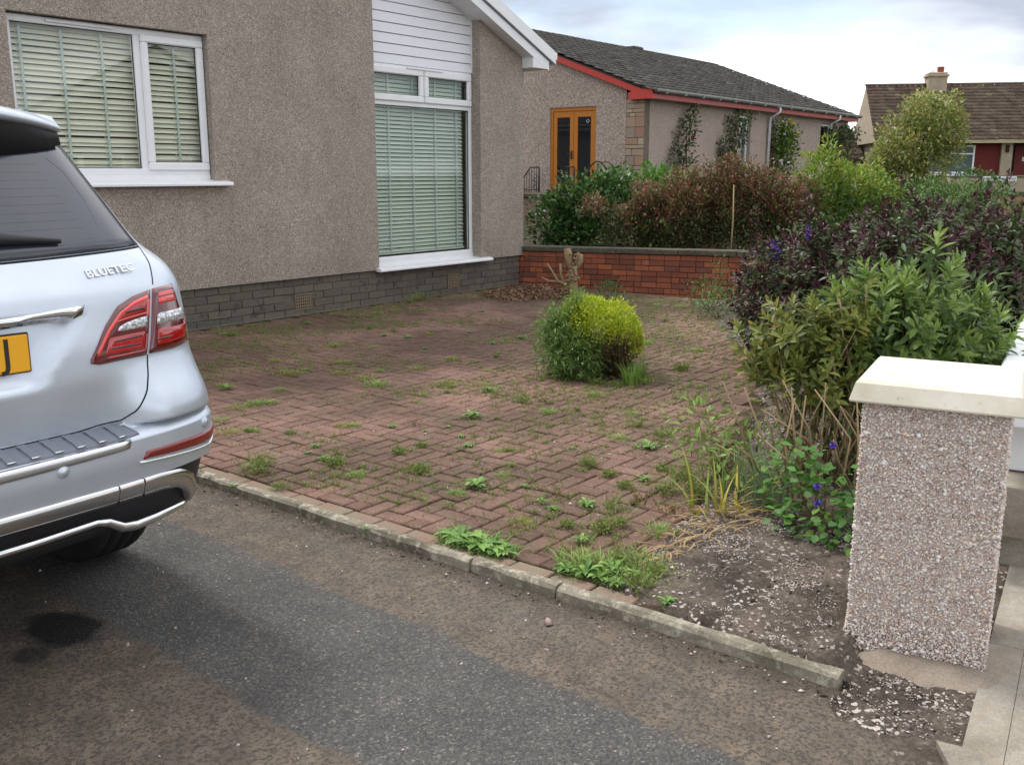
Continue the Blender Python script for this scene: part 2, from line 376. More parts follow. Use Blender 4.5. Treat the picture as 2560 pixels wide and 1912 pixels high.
# 90 degree herringbone on a k-grid
N1 = int((x1 - x0) / k) + 6; N2 = int((y1 - y0) / k) + 6
for i in range(-2, N1):
    for j in range(-2, N2):
        q = (i + j) % 4
        if q == 0: blocks.append((x0 + (i + 1) * k, y0 + (j + .5) * k, 0))
        elif q == 2: blocks.append((x0 + (i + .5) * k - 0 * k, y0 + (j + 1) * k, 1))
occ = {}
keep = []
for (x, y, r) in blocks:
    i0, j0 = int(round((x - x0) / k - (1 if r == 0 else .5))), int(round((y - y0) / k - (.5 if r == 0 else 1)))
    cells = [(i0, j0), (i0 + 1, j0)] if r == 0 else [(i0, j0), (i0, j0 + 1)]
    if any(c in occ for c in cells): continue
    for c in cells: occ[c] = 1
    keep.append((x, y, r))
items = []
lim = lambda s: -7.2 + (s + 8.5) * .32
for (x, y, r) in keep:
    hx, hy = (.1, .05) if r == 0 else (.05, .1)
    if x - hx < x0 - .01 or x + hx > x1 or y + hy > y1 or y - hy < lim(x): continue
    q = W(x, y)
    if q[1] < .5: continue
    items.append((x, y, r, math.hypot(q[0], q[1])))
fv = [it for it in items if -.02 < 1]          # nearest first among those in the picture
def inview(it):
    q = W(it[0], it[1]); d = q[1] * .978 + 1.6 * .209; u_ = q[1] * .209 - 1.6 * .978
    px = 1280 + 2440 * q[0] / d; py = 956 - 2440 * u_ / d
    return 380 < px < 1800 and 700 < py < 1900 and not (px < 520 and py > 1000)
vis = sorted([it for it in items if inview(it)], key=lambda t: t[3])
near = set(id(t) for t in vis[:290])
far = MB(); base_v = [tuple(v.co) for v in ME_BLOCK.vertices]; base_f = [tuple(p.vertices) for p in ME_BLOCK.polygons]
FV = []; FF = []
for it in items:
    x, y, r, d = it; dz = rnd.gauss(0, .0022) + .004 * math.sin(x * 1.7 + y) ; a = (math.pi / 2 if r else 0) + rnd.gauss(0, .008); tx, ty = rnd.gauss(0, .007), rnd.gauss(0, .007)
    if id(it) in near:
        inst("paving_block", ME_BLOCK, pav, (x, y, dz), (tx, ty, a))
    else:
        mt = Matrix.Translation((x, y, dz)) @ Matrix.Rotation(a, 4, 'Z') @ Matrix.Rotation(tx, 4, 'X'); b0 = len(FV)
        FV += [tuple(mt @ Vector(v)) for v in base_v]; FF += [tuple(i + b0 for i in f) for f in base_f]
me = bpy.data.meshes.new("paving_blocks_far"); me.from_pydata(FV, [], FF); me.materials.append(MAT['paver'])
o = link(bpy.data.objects.new("paving_blocks_far", me), pav); tag(o, kind="stuff")
cov = set()
for (x, y, r) in keep:
    hx, hy = (.1, .05) if r == 0 else (.05, .1)
    if x - hx < x0 - .01 or x + hx > x1 or y + hy > y1 or y - hy < lim(x): continue
    i0, j0 = int(round((x - x0) / k - (1 if r == 0 else .5))), int(round((y - y0) / k - (.5 if r == 0 else 1)))
    cov |= {(i0, j0), (i0 + 1, j0)} if r == 0 else {(i0, j0), (i0, j0 + 1)}
for i in (0, int((x1 - x0) / k) - 1):
    for j in range(N2 - 8):
        if (i, j) not in cov and lim(x0 + i * k) < y0 + j * k:
            inst("cut_block", ME_BLOCK, pav, (x0 + (i + .5) * k, y0 + (j + .5) * k, rnd.gauss(0, .002)), (0, 0, rnd.gauss(0, .01)), (.5, 1, 1))
y = -7.0
while y < -1.0:                                   # border course laid across, against the edging
    inst("border_block", ME_BORDER, pav, (-8.512, y, rnd.gauss(-.002, .002)), (rnd.gauss(0, .01), rnd.gauss(0, .01), math.pi / 2 * 1 + rnd.gauss(0, .012)), (1, 1, 1)); y += .2015

# ---- soil bed
bed = [(.40, 3.60), (.62, 3.98), (.88, 4.5), (1.16, 5.1), (1.52, 5.9), (1.82, 6.8), (2.0, 8.3), (2.15, 9.6), (2.3, 11), (2.45, 12.6), (6, 10.6), (4.2, 8.2), (2.05, 3.35), (1.52, 2.5), (1.30, 2.38), (1.12, 2.40), (.98, 2.80), (.96, 2.92)]
gx = np.arange(.2, 6.1, .05); gy = np.arange(2.4, 12.8, .05); X, Y = np.meshgrid(gx, gy); ins = inside(X + .05 * wob(X, Y, 6, 71) + .03 * wob(X, Y, 17, 72), Y + .05 * wob(X, Y, 7, 73), bed)
ed = edge_dist(X, Y, bed); Z = np.where(ins, .004 + np.clip(ed, 0, .3) * .10 + .012 * wob(X, Y, 14, 3) * np.clip(ed * 6, 0, 1), -.03)
kl = np.array([Lc(a, b)[0] for a, b in zip(X.ravel(), Y.ravel())]).reshape(X.shape)
wl_ = np.array([Lc(a, b)[1] for a, b in zip(X.ravel(), Y.ravel())]).reshape(X.shape)
Z = np.where((wl_ < -7.9), np.minimum(Z - .03, -.027 + .006 * wob(X, Y, 24, 6)), Z); Z = np.where((kl < -8.57) & (wl_ > -7.93), -.2, Z); Z = np.where((kl < -8.57) & (wl_ <= -7.93), np.minimum(Z, -.031 + .006 * wob(X, Y, 20, 5)), Z)
idx = np.arange(X.size).reshape(X.shape); q = np.stack([idx[:-1, :-1], idx[:-1, 1:], idx[1:, 1:], idx[1:, :-1]], -1).reshape(-1, 4)
k4 = ins.ravel()[q].any(1); o = np_obj("soil_bed", np.stack([X, Y, Z], -1).reshape(-1, 3), q[k4], MAT['soil'], None, True); tag(o, kind="structure")

# ---- loose chips: pale harling stones fallen in the bed and on the drive
def stones(name, P, zf, size, mat, tints=None):
    ico = np.array([(0, 0, 1), (.9, 0, .1), (.28, .85, -.1), (-.73, .53, .1), (-.73, -.53, -.1), (.28, -.85, .1), (0, 0, -.8)], float)
    fc = [(0, 1, 2), (0, 2, 3), (0, 3, 4), (0, 4, 5), (0, 5, 1), (6, 2, 1), (6, 3, 2), (6, 4, 3), (6, 5, 4), (6, 1, 5)]
    V = []; F = []; T = []
    for i, (x, y) in enumerate(P):
        s = size * math.exp(rng.normal(0, .4)); R = np.array(Matrix.Rotation(rng.uniform(0, 6.3), 3, 'Z') @ Matrix.Rotation(rng.normal(0, .4), 3, 'X'))
        q = (ico * rng.uniform(.7, 1.3, ico.shape)) * np.array([1, rng.uniform(.6, 1), rng.uniform(.4, .7)]) * s; q = q @ R.T
        V.append(q + np.array([x, y, zf(x, y) + s * .2])); F.append(np.array(fc) + i * 7); T += [rng.uniform()] * 7
    return np_obj(name, np.vstack(V), np.vstack(F), mat, None, False, T)
m = Mat("harling_chips", rough=.8); r = m.n("NewGeometry", 8)
m.col(m.ramp(r, [(0, rgb(206, 198, 192)), (.4, rgb(182, 168, 163)), (.6, rgb(156, 132, 128)), (.8, rgb(196, 187, 174)), (1, rgb(122, 107, 103))])); MAT['chips'] = m.m
def bedz(x, y):
    i = int(np.clip((y - 2.4) / .05, 0, len(gy) - 1)); j = int(np.clip((x - .2) / .05, 0, len(gx) - 1)); return max(Z[i, j], -.05)
g1 = [(.77, 4.21), (.9, 4.32), (1.51, 4.21), (1.16, 3.2), (1.08, 2.98), (.97, 3.0), (.6, 3.44), (.40, 3.66)]
g2 = [(1.03, 2.86), (1.2, 3.0), (1.50, 2.88), (1.31, 2.58), (1.06, 2.62), (.95, 2.76)]
P1 = pts_in(g1, 8500); f = wob(P1[:, 0], P1[:, 1], 7, 21) + .5 * wob(P1[:, 0], P1[:, 1], 19, 22); P1 = P1[f > -.05 + rng.normal(0, .22, len(P1))]
P2 = pts_in(g2, 900); f = wob(P2[:, 0], P2[:, 1], 9, 25); P2 = P2[f > rng.normal(0, .3, len(P2))]
tag(stones("gravel_chips", np.vstack([P1, P2]), bedz, .0034, MAT['chips']), "pale pink and white stone chips scattered on the dark soil beside the pillar", "gravel", kind="stuff")
MAT['clod'] = m_soil("soil_clod", rgb(100, 86, 73), rgb(70, 60, 52))
P0_ = np.vstack([pts_in(g1, 420), pts_in(g2, 160), pts_in([(.6, 4.0), (.9, 4.6), (1.6, 5.6), (1.9, 5.0), (1.5, 4.3)], 300)])
tag(stones("soil_crumbs", P0_, bedz, .0045, MAT['clod']), "dark crumbs of earth lying loose on the soil beside the pillar", "soil", kind="stuff")
P3 = []
while len(P3) < 230:
    s, w_ = rng.uniform(-11, -8.65), rng.uniform(-8.2, -4.2)
    if rng.uniform() < (.9 if s > -9.1 else .45): P3.append(W(s, w_))
P4 = np.array([W(-8.62 - abs(rng.normal(0, .06)), rng.uniform(-7.9, -4.5)) for _ in range(60)])
tag(stones("drive_chips", np.vstack([np.array(P3), P4]), lambda x, y: -.035, .0050, MAT['chips']), "small white stone chips sprinkled over the tarmac drive", "gravel", kind="stuff")
P5 = pts_in([W(-8.4, -4), W(-8.4, -6.9), W(-5, -6.3), W(-4.5, -4.5)], 800); f = P5[:, 0] * .5 + .6 * wob(P5[:, 0], P5[:, 1], 4, 31); P5 = P5[f > rng.normal(.15, .3, len(P5))]
tag(stones("paving_chips", P5, lambda x, y: .004, .0052, MAT['chips']), "pale stone chips littering the block paving", "gravel", kind="stuff")
P7 = np.array([W(-8.63 - abs(rng.normal(0, .045)), rng.uniform(-7.95, -4.0)) for _ in range(520)])
tag(stones("kerb_grit", P7, lambda x, y: -.036, .0048, MAT['clod']), "dark grit gathered on the drive along the foot of the edging", "grit", kind="stuff")
P6 = np.array([(0.135, 3.36)]); 
o = stones("loose_stone", P6, lambda x, y: -.035, .017, MAT['chips']); tag(o, "single larger buff stone lying on the brown strip of the drive", "stone")
# ================================================================= near house
MAT['dash'] = pebbledash("roughcast", [(0, rgb(108, 97, 87)), (.3, rgb(150, 136, 124)), (.6, rgb(170, 157, 145)), (.85, rgb(186, 175, 163)), (1, rgb(218, 210, 200))], 105, (.86, 1.08), rgb(112, 98, 84))
MAT['dash2'] = pebbledash("pale_roughcast", [(0, rgb(116, 98, 88)), (.3, rgb(150, 133, 121)), (.6, rgb(174, 157, 144)), (.85, rgb(188, 173, 159)), (1, rgb(214, 205, 192))], 45, (.92, 1.08))
MAT['harl'] = pebbledash("smooth_harl", [(0, rgb(146, 131, 121)), (.5, rgb(166, 151, 140)), (1, rgb(182, 167, 155))], 40, (.94, 1.06))
def plain(name, col, rough=.5, **kw): return Mat(name, col, rough, **kw).m
def painted(name, col, rough=.4, dirt=.12, dcol=(.25, .22, .17)):
    m = Mat(name, rough=rough, spec=.4); p = m.pos()
    m.col(m.mix(m.ramp(m.noise(p, 6, 5, .65), [(.45, 0.0), (.8, dirt)]), col, dcol)); return m.m
MAT['upvc'] = painted("white_upvc", (.80, .81, .82), .32, .10)
MAT['clad'] = painted("white_cladding", (.78, .79, .82), .42, .10, (.4, .42, .4))
MAT['gasket'] = plain("gasket", (.02, .02, .02), .6)
MAT['tape'] = plain("blind_tape", rgb(186, 198, 192), .8)
def slatm(name, c):
    m = Mat(name, c, .45, spec=.35); return m.m
MAT['slat_cream'] = slatm("cream_slat", rgb(232, 229, 208)); MAT['slat_green'] = slatm("pale_green_slat", rgb(204, 214, 198))
MAT['dark'] = plain("dark_interior", (.03, .028, .025), .9)
def m_glass():
    m = Mat("window_glass"); nt = m.t
    tr = nt.nodes.new("ShaderNodeBsdfTransparent"); tr.inputs[0].default_value = (.965, .985, .975, 1)
    gl = nt.nodes.new("ShaderNodeBsdfGlossy"); gl.inputs["Roughness"].default_value = .015
    lw = nt.nodes.new("ShaderNodeLayerWeight"); lw.inputs[0].default_value = .5
    f2 = m.math('ADD', m.math('MULTIPLY', m.math('POWER', lw.outputs[1], 5.0), .95), .05, clamp=True)
    mx = nt.nodes.new("ShaderNodeMixShader"); nt.links.new(f2, mx.inputs[0]); nt.links.new(tr.outputs[0], mx.inputs[1]); nt.links.new(gl.outputs[0], mx.inputs[2])
    nt.links.new(mx.outputs[0], m.out.inputs[0]); return m.m
MAT['glass'] = m_glass()
def brickmat(name, stops, rough=.9, noisec=.35, dark=None):
    m = Mat(name, rough=rough, spec=.2); p = m.pos(); c = m.ramp(m.rand(), stops)
    c = m.mix(1, c, m.ramp(m.noise(p, 35, 5, .7), [(.2, 1 - noisec), (.8, 1 + noisec * .6)]), 'MULTIPLY')
    if dark: c = m.mix(m.ramp(m.noise(p, 6.5, 4, .6), [(dark[0], 0.0), (dark[0] + .06, .85)]), c, dark[1])
    m.col(c); m.bump(m.noise(p, 90, 4, .75), .6, .004); return m.m
MAT['plinth'] = brickmat("grey_brick", [(0, rgb(98, 92, 84)), (.5, rgb(108, 101, 92)), (.8, rgb(114, 106, 96)), (1, rgb(98, 94, 88))], .9, .3, (.60, rgb(78, 74, 70)))
MAT['plmortar'] = m_concrete("plinth_mortar", rgb(122, 116, 106), rgb(92, 86, 78))
MAT['redbrick'] = brickmat("red_brick", [(0, rgb(122, 76, 62)), (.2, rgb(142, 84, 66)), (.5, rgb(158, 94, 70)), (.8, rgb(174, 104, 74)), (.92, rgb(116, 76, 66)), (1, rgb(134, 88, 74))], .92, .35, (.64, rgb(82, 58, 52)))
MAT['rmortar'] = m_concrete("red_wall_mortar", rgb(96, 76, 64), rgb(66, 52, 46))
MAT['coping'] = m_concrete("grey_coping", rgb(96, 90, 80), rgb(76, 72, 60), rgb(106, 102, 84))
def m_tile(name, a, b, c3):
    m = Mat(name, rough=.9, spec=.2); p = m.pos(); r = m.n("NewGeometry", 8)
    c = m.ramp(r, [(0, a), (.5, b), (.9, a), (1, c3)]); c = m.mix(m.ramp(m.noise(p, 2.2, 6, .7), [(.45, 0.0), (.7, .55)]), c, c3)
    m.col(c); m.bump(m.noise(p, 40, 4, .7), .5, .01); return m.m
MAT['tile_dark'] = m_tile("dark_roof_tile", rgb(66, 63, 60), rgb(80, 76, 72), rgb(100, 96, 86))
MAT['tile_brown'] = m_tile("brown_roof_tile", rgb(76, 64, 56), rgb(98, 82, 70), rgb(122, 110, 92))

HS = place(empty("bungalow", (0, 0, 0))); tag(HS, "roughcast bungalow with white windows, white clad gable panel and grey brick plinth", "house")
RP = .43; ZR = 3.19; APX = -4.75
def rz_(s): return ZR - RP * s if s > APX else ZR - RP * (2 * APX - s)
wm = MB(); T = .28
def wallpiece(a, b, z0, z1=None):
    ss = sorted(set([a, b] + ([APX] if a < APX < b else [])))
    top = [(s, rz_(s) if z1 is None else z1) for s in ss[::-1]]
    wm.prism([(a, z0), (b, z0)] + top, 0, T, 'y')
wallpiece(-9.5, -7.28, .42); wallpiece(-7.28, -5.27, .42, 1.50); wallpiece(-7.28, -5.27, 2.975); wallpiece(-5.27, -2.95, .42); wallpiece(-.97, 0, .42)
wm.box(-.28, -.001, T, 12, .42, ZR + .1); wm.box(-9.5, -9.22, T, 12, .42, ZR + .1); wm.box(-9.5, 0, 12, 12.2, .42, ZR)
wm.build("wall", MAT['dash'], HS)
rm = MB(); rm.box(-9.2, -.3, 2.2, 2.25, 0, 4.2); rm.box(-9.2, -.3, .3, 2.2, .3, .4); rm.box(-9.2, -.3, .3, 2.2, 3.05, 3.1); rm.box(-4.2, -4.1, .3, 2.2, .4, 3.05); rm.build("room_lining", MAT['dark'], HS)
# cladding boards in the recess
RC = .165
zb = 2.93; i = 0
while zb < 5.0:
    z1 = zb + .122; top = z1 - .004
    pa, pb = -2.949, -.971
    poly = [(pa, zb + .003), (pb, zb + .003), (pb, min(top, rz_(pb) + .2)), (pa, min(top, rz_(pa)))]
    if rz_(pb) + .2 < top:
        sx = (ZR + .1 - top) / RP; poly = [(pa, zb + .003), (min(pb, (ZR + .1 - zb) / RP), zb + .003), (max(pa + .05, sx), top), (pa, top)]
    if zb > rz_(pa): break
    V = [(p[0], RC - (.012 if p[1] < zb + .05 else .0) - .004, p[1]) for p in poly] + [(p[0], RC + .03, p[1]) for p in poly]
    B = MB(); B.add(V, [(0, 1, 2, 3), (7, 6, 5, 4), (0, 4, 5, 1), (1, 5, 6, 2), (2, 6, 7, 3), (3, 7, 4, 0)]); B.build("cladding_board", MAT['clad'], HS)
    zb = z1
B = MB(); B.box(-2.949, -.971, RC + .032, RC + .06, 2.93, 5.0); B.build("cladding_backing", MAT['gasket'], HS)
B = MB(); B.box(-.984, -.969, RC - .028, RC - .012, 2.93, 3.61); B.build("cladding_trim", MAT['upvc'], HS)

def frame(mb, a, b, z0, z1, y, t, d=.06, c=.006):
    """rectangular frame: outer a..b, z0..z1, bar width t, front at y, depth d"""
    mb.box(a, b, y, y + d, z0, z0 + t, c); mb.box(a, b, y, y + d, z1 - t, z1, c)
    mb.box(a, a + t, y + .0015, y + d, z0 + t - .004, z1 - t + .004, c); mb.box(b - t, b, y + .0015, y + d, z0 + t - .004, z1 - t + .004, c)
def pane(a, b, z0, z1, y, par):
    B = MB(); B.box(a, b, y, y + .006, z0, z1); B.build("pane", MAT['glass'], par)
    G = MB(); t = .006; frame(G, a - .004, b + .004, z0 - .004, z1 + .004, y - .004, t + .004, .008, 0); G.build("gasket", MAT['gasket'], par)
def sill(a, b, y0, y1, z, par):
    B = MB(); B.prism([(y0, z), (y0 - .008, z - .012), (y0 - .008, z - .03), (y0 + .004, z - .036), (y1, z + .006 - .02), (y1, z + .028), (y0 + .012, z + .006)], a, b, 'x'); B.build("sill", MAT['upvc'], par)
# picture window with two top lights
wv = MB(); y = RC - .012
frame(wv, -2.949, -.972, .50, 2.93, y, .058); wv.box(-2.9, -1.02, y + .004, y + .06, 2.435, 2.505, .006); wv.box(-1.945, -1.905, y + .004, y + .06, 2.49, 2.88, .004)
wv.box(-2.949, -.972, y - .006, y + .06, .452, .502, .004)
win = wv.build("window", MAT['upvc'], HS); win["label"] = "tall picture window with two small top lights over a white sill"
for a, b in ((-2.93, -1.932), (-1.918, -.985)):
    B = MB(); frame(B, a, b, 2.487, 2.898, y - .022, .083, .055, .012); B.build("sash", MAT['upvc'], win); pane(a + .084, b - .084, 2.571, 2.814, y + .012, win)
pane(-2.888, -1.034, .562, 2.432, y + .022, win)
B = MB(); B.box(-2.25, -1.58, y - .034, y - .02, 2.892, 2.915, .004); B.build("vent_strip", MAT['upvc'], win)
sill(-3.0, -.80, -.075, RC - .01, .432, win)
# left window
wv = MB(); y = .088
frame(wv, -7.275, -5.272, 1.585, 2.965, y, .062); wv.box(-6.045, -5.975, y + .004, y + .06, 1.64, 2.91, .005); wv.box(-7.275, -5.272, y - .006, y + .06, 1.528, 1.588, .004)
win2 = wv.build("window", MAT['upvc'], HS); win2["label"] = "wide two light window left of the plain roughcast"
B = MB(); frame(B, -5.978, -5.278, 1.628, 2.922, y - .022, .08, .055, .012); B.build("sash", MAT['upvc'], win2)
pane(-7.212, -6.046, 1.648, 2.902, y + .022, win2); pane(-5.897, -5.359, 1.709, 2.841, y + .012, win2)
B = MB(); B.box(-6.9, -6.25, y - .02, y - .004, 2.925, 2.95, .004); B.build("vent_strip", MAT['upvc'], win2)
sill(-7.33, -5.12, -.09, .08, 1.508, win2)

# venetian blinds: hang inside the rooms
def blind(label, a, b, z0, z1, y, mat, tapes, pitch=.0515, hw_=.0270, name="venetian_blind"):
    e = place(empty(name, (0, 0, 0))); tag(e, label, "blind")
    pr = []
    for k in range(6):
        t = -1 + 2 * k / 5; ca, sa = math.cos(math.radians(55)), math.sin(math.radians(55)); yy = t * hw_; zz = .004 * (1 - t * t)
        pr.append((yy * ca + zz * sa, -(yy * sa) * -1 * 1.0 + zz * ca))
    V = []; 
    for xx in (a, b): V += [(xx, p[0], p[1]) for p in pr]
    F = [(i, i + 1, i + 7, i + 6) for i in range(5)]
    B = MB(); B.add(V, F, True); me = B.mesh("slat", mat); nn = int((z1 - z0) / pitch)
    for i in range(nn):
        inst("slat", me, e, (0, y, z0 + .02 + i * pitch), (rnd.gauss(0, .03), rnd.gauss(0, .0006), 0))
    for s in tapes:
        for yy in (-.03, .03):
            B = MB(); B.box(s - .012, s + .012, y + yy - .0008, y + yy + .0008, z0 - .01, z1); B.build("ladder_tape", MAT['tape'], e)
    B = MB(); B.box(a, b, y - .03, y + .03, z0 - .03, z0 - .008, .004); B.build("bottom_rail", mat, e)
    B = MB(); B.box(a, b, y - .03, y + .03, z1, z1 + .05, .004); B.build("head_rail", mat, e)
blind("cream venetian blind behind the wide pane of the left window", -7.24, -5.965, 1.64, 2.93, .20, MAT['slat_cream'], (-7.1, -6.72, -6.33), .0515)
blind("narrow cream venetian blind behind the opening casement of the left window", -5.955, -5.24, 1.64, 2.93, .20, MAT['slat_cream'], (-5.56,))
blind("pale green venetian blind filling the tall picture window", -2.92, -1.03, .60, 2.90, .285, MAT['slat_green'], (-2.47, -2.03, -1.60, -1.18), .0505, .0246)

# plinth bricks
core = MB(); core.box(-9.5, -.052, .052, .25, -.1, .42); core.build("plinth_core", MAT['plmortar'], HS)
bl, bh = .292, .087
bk = MB(); bk.box(-bl / 2 + .005, bl / 2 - .005, 0, .09, -bh / 2 + .005, bh / 2 - .005, .003); ME_PL = bk.mesh("brick", MAT['plinth'])
hb = MB(); hb.box(-bl / 4 + .005, bl / 4 - .005, 0, .09, -bh / 2 + .005, bh / 2 - .005, .003); ME_PH = hb.mesh("half_brick", MAT['plinth'])
vents = [(-4.155, .142), (-1.52, .158)]
for r in range(5):
    zc_ = .414 - bh * (r + .5) ; s = -.04 - bl / 2 - (bl / 2 if r % 2 else 0)
    if r % 2: inst("brick", ME_PH, HS, (-.04 - bl / 4, .036 + rnd.gauss(0, .002), zc_))
    while s > -9.4:
        if not any(abs(s - vs) < .165 and abs(zc_ - vz) < .1 for vs, vz in vents):
            inst("brick", ME_PL, HS, (s, .040 + rnd.gauss(0, .0025), zc_), (0, rnd.gauss(0, .004), rnd.gauss(0, .004)))
        s -= bl
f_ = MB(); f_.box(-9.5, -.03, .025, .25, -.12, -.012 + .012, .004); f_.build("footing", MAT['plmortar'], HS)
MAT['ventm'] = plain("vent_terracotta", rgb(128, 112, 92), .9)
for vs, vz in vents:
    B = MB(); h = .19; wv_ = .235; a0, a1, z0, z1 = vs - wv_ / 2, vs + wv_ / 2, vz - h / 2, vz + h / 2; nx, nz = 7, 5
    B.box(a0, a1, .05, .07, z0, z1)
    for k in range(nx + 1): cx0 = a0 + (wv_ - .014) * k / nx; B.box(cx0, cx0 + .014, .031, .049, z0, z1)
    for k in range(nz + 1): cz = z0 + (h - .014) * k / nz; B.box(a0, a1, .033, .049, cz, cz + .014)
    vo = B.build("air_vent", MAT['ventm'], HS); B = MB(); B.box(a0 + .002, a1 - .002, .045, .0495, z0 + .002, z1 - .002); B.build("vent_hole", MAT['dark'], vo)

# roof edge
def slab(mb, y0, y1, d0, d1, s0, s1):
    """board that follows the right roof slope, between offsets d0..d1 above the underside line"""
    mb.prism([(s0, ZR - RP * s0 + d0), (s1, ZR - RP * s1 + d0), (s1, ZR - RP * s1 + d1), (s0, ZR - RP * s0 + d1)], y0, y1, 'y')
def slabL(mb, y0, y1, d0, d1, s0, s1):
    mb.prism([(2 * APX - s, z) for s, z in [(s0, ZR - RP * s0 + d0), (s1, ZR - RP * s1 + d0), (s1, ZR - RP * s1 + d1), (s0, ZR - RP * s0 + d1)]], y0, y1, 'y')
B = MB()
for f in (slab, slabL): f(B, -.20, -.175, 0, .125, APX, .34)
B.build("barge_board", MAT['upvc'], HS)
B = MB()
for f in (slab, slabL): f(B, -.235, -.15, .150, .315, APX, .46)
B.build("verge_trim", MAT['upvc'], HS)
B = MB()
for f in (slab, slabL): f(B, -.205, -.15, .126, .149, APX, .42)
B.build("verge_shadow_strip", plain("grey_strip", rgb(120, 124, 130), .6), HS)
B = MB()
for f in (slab, slabL): f(B, -.174, .2, .004, .03, APX, -.03)
B.build("soffit", MAT['upvc'], HS)
B = MB(); B.box(-.035, .345, -.198, 12.1, 3.06, 3.195, .006); B.build("eaves_box", MAT['upvc'], HS)
B = MB(); B.prism([(-.03, 3.196), (.34, 3.196), (.34, 3.06 + .12), (-.03, ZR + .02)], -.19, 12.1, 'y'); B.build("eaves_fascia", MAT['upvc'], HS)
B = MB()
for f in (slab, slabL): f(B, -.15, 12.2, .15, .30, APX, .43)
B.build("roof", MAT['tile_dark'], HS)
B = MB(); pr = [(.44 + .055 * math.cos(t), 3.245 + .055 * math.sin(t)) for t in np.linspace(math.pi, 2 * math.pi, 9)]
pr += [(p[0] * .92 + .44 * .08, p[1] * .92 + 3.245 * .08 + .004) for p in pr[::-1]]; B.prism(pr, -.22, 12.1, 'y'); B.build("gutter", MAT['upvc'], HS)
B = MB(); B.box(.38, .50, -.236, -.21, 3.20, 3.30, .01); B.build("gutter_end", MAT['upvc'], HS)

# ================================================================= red brick boundary wall
wa = math.radians(-58); WDX, WDY = -math.sin(wa), -math.cos(wa)     # direction towards the street
RWZ = math.atan2(-math.cos(wa), -math.sin(wa))
RW = empty("boundary_wall", (CO[0] - .10, CO[1] + .06, .016), RWZ, "low red brick garden wall with grey stone coping beside the house corner", "wall")
SL = math.radians(1.0)
bl2, bh2 = .226, .0765; LEN = 5.2
k_ = MB(); k_.box(0, LEN, .012, .20, -.3, .44)
ob = k_.build("mortar_core", MAT['rmortar'], RW); ob.rotation_euler = (0, -SL, 0)
def bmesh_(l): B = MB(); B.box(.004, l - .005, -.0, .10, .004, bh2 - .005, .0035); return B.mesh("brick", MAT['redbrick'])
BF, BH = bmesh_(bl2), bmesh_(bl2 / 2)
for r in range(9):
    zc_ = .458 - bh2 * (r + 1); x = 0.0; pat = r % 2
    if pat: 
        inst("brick", BH, RW, (x, rnd.gauss(0, .003), zc_ + x * math.tan(SL)), (0, -SL, 0)); x += bl2 / 2
    while x < LEN - .1:
        hd = rnd.random() < .22
        inst("brick", BH if hd else BF, RW, (x, rnd.gauss(0, .003), zc_ + x * math.tan(SL)), (rnd.gauss(0, .01), -SL + rnd.gauss(0, .004), rnd.gauss(0, .006))); x += bl2 / (2 if hd else 1)
xs_ = [-.05, .16, .86, 1.66, 2.58, 3.4, 4.3, LEN]
for a, b in zip(xs_, xs_[1:]):
    B = MB(); B.box(a + .006, b - .006, -.035, .235, .462, .534, .008); o = B.build("coping_stone", MAT['coping'], RW); o.rotation_euler = (0, -SL, 0); o.location.z = rnd.gauss(0, .002)
# ================================================================= neighbour's house
NO = (3.0767, 23.5); GZ = .45                             # its garden lies higher
NH = place(empty("neighbour_bungalow", (0, 0, 0)), NO); tag(NH, "neighbouring bungalow with red fascia, dark tiled roof and wooden double doors", "house")
B = MB(); NL = 13.3; RWD = 5.2; RS = .374; ZE = 3.30
def nzr(w): return ZE + .06 + RS * (w if w < RWD else 2 * RWD - w)
B.prism([(0, GZ), (0, ZE), (RWD, nzr(RWD)), (2 * RWD, ZE), (2 * RWD, GZ)], 0, .25, 'x') if False else None
# gable wall with the door opening (w 1.34..2.70, z 1.15..3.18)
def gp(poly): B.prism(poly, 0, .25, 'x')
gp([(.495, .3), (1.335, .3), (1.335, nzr(1.335)), (.495, nzr(.495))]); gp([(1.335, 3.185), (2.705, 3.185), (2.705, nzr(2.705)), (1.335, nzr(1.335))]); gp([(1.335, .3), (2.705, .3), (2.705, 1.15), (1.335, 1.15)])
gp([(2.705, .3), (2 * RWD, .3), (2 * RWD, ZE), (RWD, nzr(RWD)), (2.705, nzr(2.705))])
B.build("gable_wall", MAT['dash2'], NH)
# side wall with two windows
B = MB()
wins = [(5.05, 5.75, 1.90, 3.16), (7.9, 8.5, 1.95, 3.16), (10.9, 11.9, 1.95, 3.16)]
x = .25
for a, b, z0, z1 in wins:
    B.box(x, a, 0, .25, .3, ZE + .05); B.box(a, b, 0, .25, .3, z0); B.box(a, b, 0, .25, z1, ZE + .05); x = b
B.box(x, NL, 0, .25, .3, ZE + .05); B.box(NL - .25, NL, .25, 2 * RWD, .3, ZE + .05); B.box(0.3, NL - .25, 2 * RWD - .25, 2 * RWD, .3, ZE)
B.prism([(0.25, ZE), (RWD, nzr(RWD) - .1), (2 * RWD, ZE)], NL - .25, NL, 'x')
B.build("side_wall", MAT['harl'], NH)
B = MB(); B.box(.3, NL - .3, 1.6, 1.65, .3, 3.2); B.box(1.4, 1.45, .3, 9, .3, 3.2); B.build("room_lining", MAT['dark'], NH)
